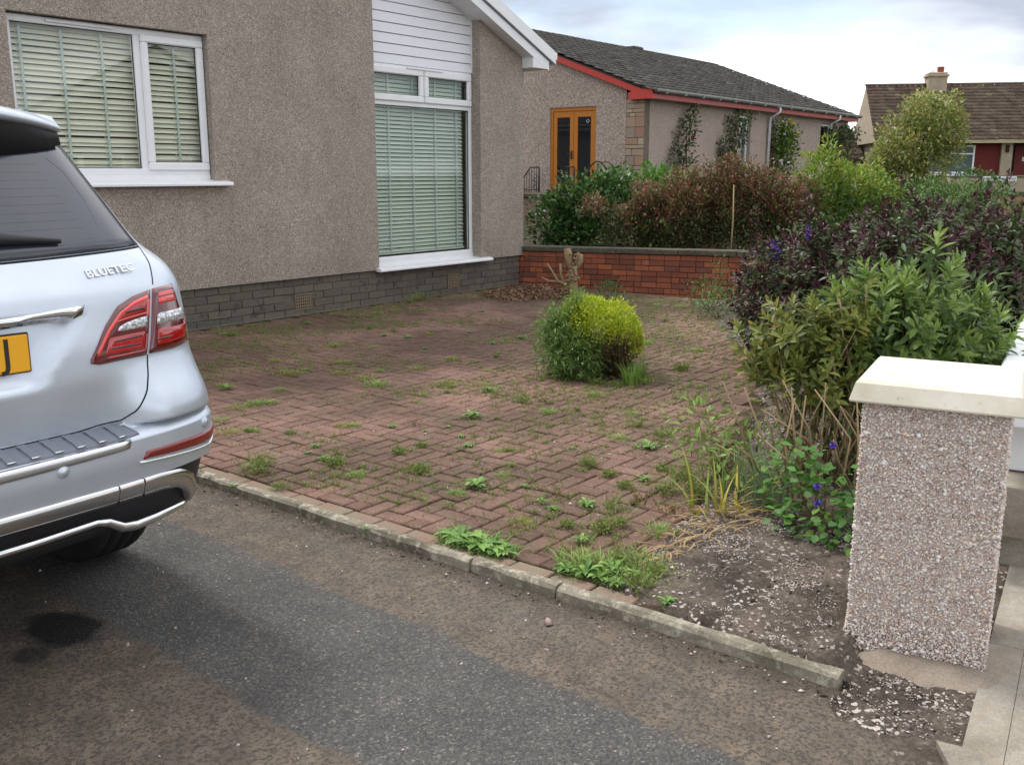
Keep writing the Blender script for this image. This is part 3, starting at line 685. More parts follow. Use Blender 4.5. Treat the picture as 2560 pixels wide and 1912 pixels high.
# stone quoin strip: individual stones at the corner
MAT['quoin'] = brickmat("quoin_stone", [(0, rgb(150, 134, 120)), (.3, rgb(168, 152, 130)), (.55, rgb(160, 122, 104)), (.8, rgb(176, 164, 136)), (1, rgb(146, 128, 118))], .9, .2)
MAT['qback'] = m_concrete("quoin_mortar", rgb(120, 108, 98), rgb(104, 94, 86))
B = MB(); B.box(.012, .25, .0, .494, .3, nzr(.2)); B.box(0.0121, .5, -.004, .25, .3, ZE) if False else None; B.build("quoin_bed", MAT['qback'], NH)
z = .7; top_ = 3.3
while z < top_ - .05:
    h = rnd.choice([.09, .12, .16, .24, .12]); h = min(h, top_ - z); cuts_ = [.0]; 
    while cuts_[-1] < .44: cuts_.append(min(.492, cuts_[-1] + rnd.choice([.16, .24, .33, .49])))
    cuts_[-1] = .492
    for a, b in zip(cuts_, cuts_[1:]):
        if b - a < .03: continue
        Q = MB(); Q.box(-.006 + rnd.uniform(-.006, .006), .06, a + .006, b - .006, z + .006, z + h - .006, .006); Q.build("quoin_stone", MAT['quoin'], NH)
    z += h
# red barge boards, fascia, soffit
MAT['redpaint'] = painted("red_paint", rgb(190, 66, 56), .5, .3, rgb(150, 60, 52)); MAT['redfade'] = painted("faded_red_paint", rgb(172, 88, 84), .6, .3, rgb(140, 90, 84))
B = MB(); 
for sg in (0, 1):
    pts = [(-.02, ZE + .055), (RWD, nzr(RWD) - .045 + .045), (RWD, nzr(RWD) + .125), (-.02, ZE + .20)]
    if sg: pts = [(2 * RWD - p[0], p[1]) for p in pts]
    B.prism(pts, -.16, -.12, 'x')
B.prism([(-.30, ZE - .02), (.34, ZE - .02), (.34, ZE + .14), (-.02, ZE + .2), (-.30, ZE + .19)], -.165, -.02, 'x')
B.build("barge_board", MAT['redpaint'], NH)
B = MB(); B.box(-.02, NL + .1, -.30, -.27, ZE - .015, ZE + .155); B.build("fascia", MAT['redfade'], NH)
B = MB(); B.box(-.02, NL + .1, -.27, .0, ZE - .012, ZE + .01); B.build("soffit", MAT['harl'], NH)
MAT['gutter'] = painted("weathered_gutter", rgb(150, 152, 148), .55, .5, rgb(96, 96, 88))
B = MB(); cw, cz = -.36, ZE + .185; pr = [(cw + .06 * math.cos(t), cz + .06 * math.sin(t)) for t in np.linspace(math.pi, 2 * math.pi, 9)]; pr += [(p[0] * .9 + cw * .1, p[1] * .9 + cz * .1 + .006) for p in pr[::-1]]
B.prism(pr, -.14, NL + .15, 'x'); B.build("gutter", MAT['gutter'], NH)
B = MB()
for gx_ in np.arange(.3, NL, .9): B.box(gx_, gx_ + .03, -.43, -.28, ZE + .10, ZE + .2)
B.build("gutter_brackets", MAT['gutter'], NH)
for dpx in (6.85, 11.55):
    B = MB(); B.tube([(dpx, -.36, ZE + .12), (dpx, -.36, ZE + .0), (dpx, -.08, ZE - .14), (dpx, -.06, .4)], .038, 8); B.build("downpipe", MAT['upvc'], NH)
# roof: tile courses
def tile_roof(name, mat, par, P0, ex, ey, nx, ny, tw, th, step=.028, wave=.018, skip=None):
    """P0 lower left corner, ex along the eaves, ey up the slope; each tile a small bent slab"""
    ex, ey = Vector(ex).normalized(), Vector(ey).normalized(); nz = ex.cross(ey)
    V = []; F = []; b = 0
    cs = [(-.5, 0), (-.28, 1), (-.06, 0), (.2, .15), (.5, 0)]
    for j in range(ny):
        for i in range(nx):
            o = Vector(P0) + ex * ((i + .5 + (.0)) * tw) + ey * (j * th); jz = rnd.gauss(0, .004); ln = th * 1.12; js = rnd.gauss(0, .006)
            for (t, hgt) in cs:
                p = o + ex * (t * tw * .985) + ey * js; V.append(p + nz * (step + jz + hgt * wave)); V.append(p + nz * (-.01)); V.append(p + ey * ln + nz * (jz * .5 + hgt * wave * .9))
            for k in range(4):
                a = b + k * 3; F += [(a, a + 3, a + 5, a + 2), (a + 1, a + 4, a + 3, a)]
            b += 15
    o = np_obj(name, [tuple(v) for v in V], F, mat, par); return o
sl_ = math.hypot(1, RS); ny = 20; slope_len = (RWD + .38) * sl_
P0 = (-.22, -.38, ZE + .13)
o = tile_roof("roof_tiles", MAT['tile_dark'], NH, P0, (1, 0, 0), (0, 1, RS), 45, ny, (NL + .5) / 45, slope_len / ny, .03, .03); tag(o, kind="stuff")
B = MB(); B.prism([(-.36, ZE + .10), (RWD, nzr(RWD) + .055), (2 * RWD + .36, ZE + .10), (2 * RWD + .36, ZE + .19), (RWD, nzr(RWD) + .13), (-.36, ZE + .135)], -.14, NL + .2, 'x'); B.build("roof_deck", MAT['tile_dark'], NH)
rx = -.2
while rx < NL + .2:
    B = MB(); zt = nzr(RWD) + .13; B.prism([(RWD + .13 * math.cos(t), zt + .1 * math.sin(t)) for t in np.linspace(0, math.pi, 7)], rx, rx + .44, 'x'); q = B.build("ridge_tile", MAT['tile_dark'], NH); q.location.z = rnd.gauss(0, .006); rx += .45
B = MB(); B.box(7.7, 8.3, RWD - .18, RWD + .18, nzr(RWD) + .1, nzr(RWD) + .28, .04); B.build("ridge_vent", MAT['tile_dark'], NH)
# timber double doors
m = Mat("golden_timber", rough=.45, spec=.4); p = m.obj(); m.col(m.mix(m.noise(m.map(p, sc=(8, 8, .6)), 5, 4), rgb(196, 124, 36), rgb(164, 96, 26))); MAT['timber'] = m.m
MAT['dkglass'] = plain("door_glass", (.012, .013, .016), .03, spec=.6)
B = MB(); B.box(.03, .12, 1.337, 2.703, 3.10, 3.183); B.box(.03, .12, 1.337, 1.40, 1.15, 3.1); B.box(.03, .12, 2.64, 2.703, 1.15, 3.1); df = B.build("door_frame", MAT['timber'], NH)
for a, b in ((1.405, 2.015), (2.025, 2.635)):
    B = MB(); B.box(.05, .10, a, b, 2.95, 3.095); B.box(.05, .10, a, b, 1.16, 1.36); B.box(.051, .10, a, a + .11, 1.34, 2.97); B.box(.051, .10, b - .11, b, 1.34, 2.97); d_ = B.build("door", MAT['timber'], NH)
    B = MB(); B.box(.07, .08, a + .09, b - .09, 1.33, 2.98); B.build("pane", MAT['dkglass'], d_)
B = MB(); B.box(.005, .05, 2.05, 2.085, 1.95, 2.15, .004); B.box(-.01, .02, 2.06, 2.18, 2.06, 2.08); B.build("door_handle", plain("dark_metal", (.05, .04, .035), .5), NH)
B = MB(); B.lathe([(.045, 0), (.045, .004), (.025, .004), (.025, 0)], (.066, 1.62, 2.85), 12, 'x'); B.build("door_sticker", MAT['upvc'], NH)
# windows in the side wall
for i, (a, b, z0, z1) in enumerate(wins):
    B = MB(); frame(B, a, b, z0, z1, .10, .07, .06, .0); B.box(a + .06, b - .06, .105, .15, z1 - .42, z1 - .36); w_ = B.build("window", MAT['upvc'], NH)
    B = MB(); B.box(a + .06, b - .06, .13, .14, z0 + .06, z1 - .06); B.build("pane", plain("net_glass", rgb(96, 104, 104), .08, spec=.6) if i == 0 else MAT['dkglass'], w_)
    B = MB(); B.box(a - .06, b + .06, -.06, .09, z0 - .10, z0 - .002, .01); B.build("sill", MAT['upvc'], w_)
# raised terrace at the doors, retaining wall with coping, railings
TR = place(empty("terrace", (0, 0, 0)), NO); tag(TR, "raised terrace of pinkish brick with grey coping below the wooden doors", "terrace")
B = MB(); B.box(-1.25, -.01, 1.0, 4.4, .2, 1.04); B.build("terrace_wall", brickmat("pink_block", [(0, rgb(136, 108, 98)), (1, rgb(156, 128, 116))], .9, .2), TR)
for a, b in ((1.0, 2.1), (2.1, 3.25), (3.25, 4.4)):
    B = MB(); B.box(-1.32, .0 - .012, a + .004, b - .004, 1.042, 1.13, .01); B.build("coping_slab", MAT['coping'], TR)
MAT['iron'] = plain("wrought_iron", (.018, .018, .02), .55, metal=.3)
def railing(label, s0, w0, w1, dip):
    e = place(empty("railing", (0, 0, 0)), NO); tag(e, label, "railing"); n_ = 7
    B = MB(); hgt = lambda t: 1.13 + .62 - (dip * .30 * max(0, (t - .5) * 2))
    B.tube([(s0, w0 + (w1 - w0) * t, hgt(t)) for t in (0, .25, .5, .75, 1)], .016, 6); B.build("handrail", MAT['iron'], e); B = MB(); B.tube([(s0, w0, 1.2), (s0, w1, 1.2)], .01, 5); B.build("bottom_rail", MAT['iron'], e)
    for i in range(n_ + 1):
        t = i / n_; B = MB(); B.tube([(s0, w0 + (w1 - w0) * t, 1.12), (s0, w0 + (w1 - w0) * t, hgt(t))], .022 if i == 0 else .009, 6); B.build("baluster", MAT['iron'], e)
    B = MB(); t = np.linspace(0, 4 * math.pi, 22); c_ = w0 + (w1 - w0) * .22
    B.tube([(s0 - .01, c_ + .06 * math.sin(q_), 1.22 + .36 * k / 21) for k, q_ in enumerate(t)], .008, 5); B.build("scroll", MAT['iron'], e)
railing("black wrought iron railing left of the wooden doors", -.35, 2.78, 3.32, 1)
railing("black wrought iron railing right of the wooden doors, half behind shrubs", -.95, 1.30, 1.75, 1)
# wire obelisk arch by the quoin
ar = place(empty("garden_arch", (0, 0, 0)), NO); tag(ar, "rusty iron garden arch standing before the stone quoin", "arch")
for k, y_ in enumerate((-.9, -1.25)):
    B = MB(); B.tube([(y_, .45 + .36 * math.cos(t) * (1 if t < 10 else 1), 1.15 + .72 * math.sin(t)) for t in np.linspace(-.25, math.pi + .25, 15)], .02 if k else .012, 6); B.build("hoop", plain("rust_iron%d" % k, rgb(70, 48, 44), .8), ar)
B = MB()
for t in np.linspace(.12, math.pi - .12, 8): c_ = .45 + .36 * math.cos(t); B.tube([(-1.2, c_, .9), (-1.2, c_, 1.15 + .60 * math.sin(t) * (.7 if k % 2 else 1))], .007, 5)
for zz in (1.15, 1.3, 1.45): B.tube([(-1.21, .12, zz), (-1.21, .78, zz)], .006, 5)
B.build("wire_panel", MAT['iron'], ar)
# neighbour garden level
B = MB(); B.prism([(.45, 14.85), (5.0, 12.0), (7.5, 15), (14, 30), (14, 45), (-12, 45), (-12, 23), (.3, 15.6)], -.2, .44, 'z'); o = B.build("neighbour_garden", MAT['earth']); tag(o, kind="structure")
B = MB(); B.prism([(8, 26), (60, 26), (90, 160), (-30, 160), (-10, 60), (8, 40)], -.2, .42, 'z'); o = B.build("far_lawn", MAT['lawn']); tag(o, kind="structure")

# ================================================================= far house across the junction
FH = empty("far_bungalow", (16.15, 44, .5), math.radians(-9.0), "distant bungalow with steep brown tiled roof, chimney and dark red brick panels", "house")
MAT['fbrick'] = brickmat("dark_red_brick", [(0, rgb(104, 46, 42)), (.5, rgb(118, 54, 48)), (1, rgb(96, 44, 42))], .9, .3); MAT['buff'] = m_concrete("buff_render", rgb(176, 160, 138), rgb(160, 146, 126))
z0 = 0
B = MB(); B.box(0, 11, 0, 8, 0, 1.02); B.box(0, 1.9, 0, 8, 1.0, 2.45); B.box(5.0, 5.45, -.05, .4, .0, 2.45); B.box(7.4, 11, 0, 8, 1, 2.45); B.box(0.1, 10.9, 1.2, 8, .1, 2.4); B.build("wall", MAT['buff'], FH)
B = MB(); B.box(1.9, 2.05, .1, .5, .9, 2.4); B.box(3.95, 5.0, .1, .5, .9, 2.4); B.box(1.9, 3.95, .1, .5, .6, 1.08); B.build("brick_panel", MAT['fbrick'], FH)
B = MB(); frame(B, 2.05, 3.95, 1.10, 2.3, .05, .07, .08, 0); B.box(2.1, 3.9, .055, .12, 1.90, 1.96); B.box(2.95, 3.01, .055, .12, 1.9, 2.28); w_ = B.build("window", MAT['upvc'], FH)
B = MB(); B.box(2.08, 3.92, .1, .12, 1.13, 2.27); B.build("pane", plain("far_glass", rgb(92, 104, 106), .06, spec=.6), w_); B = MB(); B.box(1.95, 4.05, -.08, .1, 1.0, 1.08); B.build("sill", MAT['upvc'], w_)
B = MB(); B.box(5.45, 7.4, 1.0, 1.1, .5, 2.4); pt = B.build("porch_screen", plain("porch_dark", rgb(58, 60, 62), .4), FH)
B = MB(); B.box(5.85, 6.65, .9, 1.0, .55, 2.3); B.box(5.95, 6.55, .89, .9, 1.5, 2.2); dd = B.build("door", plain("red_door", rgb(112, 44, 36), .5), FH); B = MB(); B.box(6.16, 6.34, .875, .89, 1.62, 1.8); B.build("door_knocker", MAT['upvc'], dd)
B = MB(); B.box(5.15, 5.28, -.16, -.05, 2.0, 2.3, .02); B.build("wall_lamp", MAT['iron'], FH)
B = MB(); B.box(-.25, 11.2, -.42, -.38, 2.38, 2.58); B.box(-.25, 11.2, -.38, .02, 2.38, 2.42); B.build("fascia", painted("cream_paint", rgb(206, 190, 156), .6), FH)
R1 = 2.35; e_ = .82; ry = 2.65
o = tile_roof("roof_tiles", MAT['tile_brown'], FH, (-.35, -.45, 2.52), (1, 0, 0), (0, 1, e_), 48, 17, 11.6 / 48, math.hypot(ry + .45, (ry + .45) * e_) / 17, .03, .03); tag(o, kind="stuff")
zt = 2.5 + (ry + .45) * e_
B = MB(); B.prism([(-.42, 2.46), (ry, zt - .06), (2 * ry + .42, 2.46), (2 * ry + .42, 2.42), (-.42, 2.42)], -.3, 11.2, 'x'); B.build("gable", MAT['buff'], FH)
for k in range(25): B = MB(); B.prism([(ry + .12 * math.cos(t), zt + .07 * math.sin(t)) for t in np.linspace(0, math.pi, 6)], -.35 + k * .46, -.35 + k * .46 + .45, 'x'); B.build("ridge_tile", MAT['tile_brown'], FH)
B = MB(); B.box(2.3, 3.1, ry - .45, ry + .35, zt - .5, zt + .30); B.box(2.24, 3.16, ry - .5, ry + .4, zt + .30, zt + .42, .02); B.box(2.3, 3.1, ry - .45, ry + .35, zt + .422, zt + .50, .03); ch = B.build("chimney", MAT['buff'], FH)
B = MB(); B.lathe([(.14, zt + .5), (.15, zt + .74), (.16, zt + .76), (.12, zt + .76)], (2.88, ry, 0), 12); B.build("chimney_pot", plain("terracotta", rgb(150, 72, 58), .8), ch)
B = MB(); B.lathe([(.10, zt + .5), (.10, zt + .58), (.06, zt + .65), (.0, zt + .66)], (2.52, ry, 0), 12); B.build("chimney_cowl", MAT['upvc'], ch)
# low wing left of the far house
FW = empty("far_wing", (12.2, 47, .5), 0, "low grey tiled wing seen left of the distant bungalow", "house")
B = MB(); B.box(0, 4.0, 0, 4, 0, 1.75); B.build("wall", MAT['buff'], FW)
o = tile_roof("roof_tiles", MAT['tile_brown'], FW, (-.3, -.3, 1.72), (1, 0, 0), (0, 1, .62), 16, 8, 4.6 / 16, .36, .03, .03); tag(o, kind="stuff")
B = MB(); B.prism([(-.25, 1.68), (2.1, 3.1), (4.4, 1.68)], -.25, 4.2, 'x'); B.build("gable", MAT['buff'], FW)
B = MB(); frame(B, 1.55, 2.2, 1.0, 1.62, -.04, .07, .08, 0); w_ = B.build("window", MAT['upvc'], FW); B = MB(); B.box(1.58, 2.17, -.02, .0, 1.03, 1.6); B.build("pane", MAT['dkglass'], w_)
# garden wall across the junction and the street name sign
GW = empty("junction_wall", (15.2, 34.6, .3), math.radians(-3), "low buff garden wall with dark coping behind the street name sign", "wall")
B = MB(); B.box(0, 12, 0, .22, -.3, 1.16); B.build("wall", MAT['buff'], GW)
for k in range(10): B = MB(); B.box(k * 1.2 + .004, k * 1.2 + 1.196, -.04, .26, 1.162, 1.22, .01); B.build("coping_slab", MAT['coping'], GW)
GW2 = empty("street_wall", (13.2, 28.5, .0), math.radians(-8), "brownish brick street wall with grey coping at the right edge", "wall")
B = MB(); B.box(0, 12, 0, .22, -.3, .98); B.build("wall", brickmat("buff_brick", [(0, rgb(150, 118, 92)), (1, rgb(172, 140, 110))], .9, .25), GW2)
for k in range(10): B = MB(); B.box(k * 1.2 + .004, k * 1.2 + 1.196, -.04, .26, .982, 1.09, .01); B.build("coping_slab", MAT['coping'], GW2)
for k in range(7): B = MB(); B.box(k * 1.7 + .5, k * 1.7 + .76, -.05, -.002, -.3, .9, .01); B.build("brick_pier", MAT['fbrick'], GW2)
SG = empty("street_sign", (16.63, 34, .42), 0, "white street name plate on two grey posts", "sign")
B = MB(); B.box(-.575, .575, -.02, 0, .93, 1.075, .006); B.build("plate", plain("sign_white", (.82, .84, .86), .4), SG)
MAT['black'] = plain("black_letter", (.015, .015, .02), .5)
t_ = inst("lettering", text_mesh("SANDYCRAIG ROAD", .115, .002, MAT['black'], 1.02), SG, (0, -.023, 1.002), (math.pi / 2, 0, 0))
for xx in (-.46, .46): B = MB(); B.box(xx - .025, xx + .025, .001, .04, -.3, 1.0); B.build("post", MAT['gutter'], SG)

# ================================================================= gate pillar
m = Mat("harling_bed", rough=.95); p = m.obj(); m.col(m.mix(m.noise(p, 60, 3), rgb(196, 178, 170), rgb(212, 196, 188))); MAT['harlbed'] = m.m
m = Mat("harling_stone", rough=.8, spec=.3); r = m.n("NewGeometry", 8)
m.col(m.ramp(r, [(0, rgb(168, 147, 136)), (.16, rgb(204, 184, 172)), (.34, rgb(221, 206, 196)), (.50, rgb(233, 223, 214)), (.64, rgb(216, 209, 200)), (.74, rgb(244, 240, 236)), (.84, rgb(222, 190, 158)), (.90, rgb(156, 132, 126)), (1, rgb(250, 248, 246))])); MAT['harlstone'] = m.m
PS, PW_, PD = -8.346, -7.836, .46
PLR = math.radians(90 - 28.3)
PL = empty("gate_pillar", (1.153, 3.149, 0), PLR, "gate pillar rendered in pink and grey stone chips under a pale concrete cap", "pillar")
B = MB(); B.box(.012, PD - .012, -PD + .012, -.012, -.25, .862); B.build("core", MAT['harlbed'], PL)
V = []; F = []; T = []; nst = 0
ico = np.array([(0, 0, 1), (.9, 0, .1), (.28, .85, -.1), (-.73, .53, .1), (-.73, -.53, -.1), (.28, -.85, .1), (0, 0, -.7)], float)
fc = np.array([(0, 1, 2), (0, 2, 3), (0, 3, 4), (0, 4, 5), (0, 5, 1), (6, 2, 1), (6, 3, 2), (6, 4, 3), (6, 5, 4), (6, 1, 5)])
faces_ = [('x', 0.010, 22000), ('x', PD - .012, 2500), ('y', -.012, 9000), ('y', -PD + .012, 6000)]
for ax, c_, cnt in faces_:
    for _ in range(cnt):
        a_, z_ = rng.uniform(0.008, PD - .008), rng.uniform(-.04, .862); bulge = .012 * max(0, .12 - z_) / .12
        s_ = .0042 * math.exp(rng.normal(0, .35)); q = ico * rng.uniform(.7, 1.3, ico.shape) * s_ * np.array([1, rng.uniform(.65, 1), rng.uniform(.6, 1)])
        R = np.array(Matrix.Rotation(rng.uniform(0, 6.3), 3, 'Z') @ Matrix.Rotation(rng.uniform(0, 6.3), 3, 'X')); q = q @ R.T
        jit = rng.uniform(-.003, .004)
        if ax == 'x': o3 = np.array([c_ + (-(jit + bulge) if c_ < .1 else jit), -a_, z_])
        else: o3 = np.array([a_, c_ + (jit + bulge if c_ > -.1 else -jit), z_])
        V.append(q + o3); F.append(fc + nst * 7); nst += 1
o = np_obj("harling", np.vstack(V), np.vstack(F), MAT['harlstone'], PL); tag(o, kind="stuff")
m = Mat("pale_concrete_cap", rough=.75, spec=.3); p = m.pos()
c = m.mix(m.ramp(m.noise(p, 5, 5, .6), [(.4, 0.0), (.75, .8)]), rgb(226, 219, 202), rgb(188, 178, 154)); c = m.mix(m.ramp(m.noise(p, 40, 3, .6), [(.66, 0.0), (.72, .35)]), c, rgb(150, 140, 120))
m.col(c); m.bump(m.noise(p, 90, 3), .2, .003); MAT['cap'] = m.m
B = MB(); ov = .028; a, b = -ov, PD + ov; i_ = .012
V = [(a, -b, .865), (b, -b, .865), (b, -a, .865), (a, -a, .865), (a, -b, .87), (b, -b, .87), (b, -a, .87), (a, -a, .87)]
V = []
for (e1, z_) in ((0, .866), (-.003, .872), (.012, .928), (.022, .938), (.15, .956), (.2, .958)):
    V += [(a + e1, -(b - e1), z_), (b - e1, -(b - e1), z_), (b - e1, -(a + e1), z_), (a + e1, -(a + e1), z_)]
F = [(3, 2, 1, 0)] + [(r * 4 + k, r * 4 + (k + 1) % 4, r * 4 + 4 + (k + 1) % 4, r * 4 + 4 + k) for r in range(5) for k in range(4)] + [(20, 21, 22, 23)]
B.add(V, F); B.build("cap", MAT['cap'], PL)
# mortar skirt at the foot
B = MB(); sk_ = [W(PS - .09, PW_ - .04), W(PS - .10, PW_ - .30), W(PS - .04, PW_ - .52), W(PS + .3, PW_ - .56), W(PS + .3, PW_ - .3), W(PS + .05, PW_ - .02)]
gx_ = np.arange(.9, 1.8, .009); gy_ = np.arange(2.5, 3.5, .009); X2, Y2 = np.meshgrid(gx_, gy_); in2 = inside(X2 + .02 * wob(X2, Y2, 30, 8), Y2 + .02 * wob(X2, Y2, 26, 9), sk_); e2_ = edge_dist(X2, Y2, sk_)
Z2 = np.where(in2, -.036 + np.clip(e2_, 0, .1) * .45 + .004 * wob(X2, Y2, 50, 4), -.05); ii = np.arange(X2.size).reshape(X2.shape); q = np.stack([ii[:-1, :-1], ii[:-1, 1:], ii[1:, 1:], ii[1:, :-1]], -1).reshape(-1, 4); q = q[in2.ravel()[q].all(1)]
VV = np.stack([X2, Y2, Z2], -1).reshape(-1, 3); Mi = Matrix.LocRotScale(Vector((1.153, 3.149, 0)), Matrix.Rotation(PLR, 3, 'Z'), None).inverted(); VV = np.array([tuple(Mi @ Vector(v)) for v in VV])
np_obj("mortar_skirt", VV, q, m_concrete("skirt_mortar", rgb(158, 145, 130), rgb(122, 110, 98)), PL, True)

# ================================================================= white painted street wall beyond the pillar
WW_ = empty("white_wall", (1.93, 3.62, 0), math.atan2(.866, .5), "white painted block wall running from the pillar to the right edge", "wall")
MAT['whitewash'] = painted("whitewash", (.80, .81, .83), .7, .15, (.5, .52, .5))
x = 0.1
while x < 9:
    for r in range(3):
        off = 0 if r % 2 else .22; B = MB(); B.box(x + off + .003, x + off + .437, -.10, .10, r * .22 - .05, r * .22 + .165, .006); B.build("block", MAT['whitewash'] if r > 1 else MAT['pavement'], WW_)
    B = MB(); B.box(x + .003, x + .437, -.13, .13, .617, .70, .012); B.build("coping_block", MAT['whitewash'], WW_); x += .44

# ================================================================= bungalow across the street (off frame right; it shows as a reflection in the windows)
OH = empty("opposite_bungalow", (17.5, 3.5, 0), math.radians(90), "pale gabled bungalow across the street, mirrored faintly in the left window", "house")
B = MB(); B.prism([(0, -.1), (9, -.1), (9, 2.6), (4.5, 4.9), (0, 2.6)], -.2, 0, 'y'); B.box(0, 9, -9, -.2, -.1, 2.6); B.build("wall", MAT['dash2'], OH)
B = MB(); B.prism([(-.4, 2.35), (4.5, 4.85), (9.4, 2.35), (9.4, 2.6), (4.5, 5.1), (-.4, 2.6)], .001, .3, 'y'); B.build("barge_board", MAT['upvc'], OH)
B = MB(); B.prism([(-.4, 2.62), (4.5, 5.12), (9.4, 2.62), (9.4, 2.75), (4.5, 5.25), (-.4, 2.75)], -9.2, .32, 'y'); B.build("roof", MAT['tile_dark'], OH)
for a in (1.0, 5.2):
    B = MB(); frame(B, a, a + 2.4, .9, 2.2, -.0, .09, .06, 0); B.box(a + 1.1, a + 1.25, .0, .05, .95, 2.15); w_ = B.build("window", MAT['upvc'], OH); B = MB(); B.box(a + .05, a + 2.35, .005, .02, .95, 2.15); B.build("pane", MAT['dkglass'], w_)
# ================================================================= plants
def leafmat(name, stops, tintstops=None, rough=.5, trans=.25, spec=.35):
    m = Mat(name, rough=rough, spec=spec); r = m.n("NewGeometry", 8)
    c = m.ramp(r, stops)
    if tintstops:
        t = m.n("Attribute", 2, {'attribute_name': 'tint'}); c = m.mix(m.ramp(t, [(a, f) for a, f, _ in tintstops]), c, tintstops[0][2])
    m.col(c)
    nt = m.t; tl = nt.nodes.new("ShaderNodeBsdfTranslucent"); nt.links.new(c, tl.inputs[0]); mx = nt.nodes.new("ShaderNodeMixShader"); mx.inputs[0].default_value = trans
    nt.links.new(m.b.outputs[0], mx.inputs[1]); nt.links.new(tl.outputs[0], mx.inputs[2]); nt.links.new(mx.outputs[0], m.out.inputs[0]); return m.m
def unit(v): return v / (np.linalg.norm(v, axis=-1, keepdims=True) + 1e-9)
def leaves(name, pos, dirs, L, Wd, mat, parent=None, tint=None, fold=.18, curl=.12, up=None):
    n = len(pos); d = unit(np.asarray(dirs)); L = np.broadcast_to(L, (n,)); Wd = np.broadcast_to(Wd, (n,))
    ref = np.tile([0, 0, 1.0], (n, 1)) if up is None else up; ref = ref + rng.normal(0, .25, (n, 3))
    x = unit(np.cross(d, ref)); z = np.cross(x, d)
    tp = np.array([(0, 0, 0), (-.42, .38, 1), (-.36, .7, .9), (0, .42, 0), (.42, .38, 1), (.36, .7, .9), (0, 1, 0)])
    V = pos[:, None] + (tp[None, :, 0:1] * Wd[:, None, None]) * x[:, None] + (tp[None, :, 1:2] * L[:, None, None]) * d[:, None] + ((tp[None, :, 2:3] * fold * Wd[:, None, None]) - (tp[None, :, 1:2] ** 2 * curl * L[:, None, None])) * z[:, None]
    f = np.array([(0, 3, 1), (1, 3, 2), (2, 3, 6), (0, 4, 3), (3, 4, 5), (3, 5, 6)])
    F = (np.arange(n)[:, None, None] * 7 + f[None]).reshape(-1, 3)
    T = np.repeat(np.zeros(n) if tint is None else tint, 7)
    return np_obj(name, V.reshape(-1, 3), F, mat, parent, False, T)
def ell_pts(E, n, shell=.55, zmin=-9, lump=1.0):
    """points in a union of ellipsoids, pushed towards the outside; returns positions and outward directions"""
    E = np.array(E, float); vol = E[:, 3] * E[:, 4] * E[:, 5]; k = rng.choice(len(E), n * 2, p=vol / vol.sum())
    d = unit(rng.normal(size=(n * 2, 3))); r = shell + (1 - shell) * rng.uniform(size=(n * 2, 1)) ** .6
    kk = k[:, None]; r = r * (1 + lump * (.20 * np.sin(d[:, :1] * 5 + kk) * np.cos(d[:, 1:2] * 4 + 2 * kk) + .16 * np.sin(d[:, 2:3] * 10 + 3 * kk) * np.cos(d[:, :1] * 9 + kk)) + rng.normal(0, .06, (n * 2, 1)))
    p = E[k, :3] + d * r * E[k, 3:]; ok = p[:, 2] > zmin; nd = unit(d / E[k, 3:]); return p[ok][:n], nd[ok][:n]
def plant(name, loc, label, cat, group=None): return empty(name, loc, 0, label, cat, group)
def shift(P, e): return P - np.array(e.location)
MAT['twig'] = plain("twig", rgb(104, 84, 66), .9); MAT['twig_dark'] = plain("dark_stem", rgb(62, 48, 40), .9); MAT['twig_pale'] = plain("dry_stem", rgb(168, 146, 112), .9)
def stems(name, base, tips, mat, par, r0=.012, r1=.003, bend=.15, n=5):
    B = MB()
    for t in tips:
        t = np.array(t); b = np.array(base[rnd.randrange(len(base))]); mid = b * .45 + t * .55 + rng.normal(0, bend * .4, 3); mid[2] = max(mid[2], .02)
        P = [b + (t - b) * 0, b * .7 + mid * .3 + rng.normal(0, .01, 3), mid, mid * .45 + t * .55 + rng.normal(0, .01, 3), t]
        B.tube([tuple(p) for p in P], [r0 + (r1 - r0) * k / 4 for k in range(5)], n)
    return B.build(name, mat, par)
def bush(name, loc, label, cat, E, n, L, Wd, mat, group=None, shell=.5, upb=.5, nst=10, stemmat='twig', zmin=-9, r0=.015, twig=True):
    e = plant(name, loc, label, cat, group); P, D = ell_pts(E, n, shell, zmin)
    d = unit(D * .7 + rng.normal(0, .55, P.shape) + np.array([0, 0, upb]))
    leaves("foliage", shift(P, e), d, L * rng.uniform(.5, 1.35, len(P)), Wd * rng.uniform(.5, 1.25, len(P)), mat, e)
    if nst:
        tp, _ = ell_pts(E, nst, .3, zmin); stems("stem", [np.zeros(3) + rng.normal(0, .04, 3) * [1, 1, 0] for _ in range(4)], [tuple(q) for q in shift(tp, e)], MAT[stemmat], e, r0, .003)
    return e
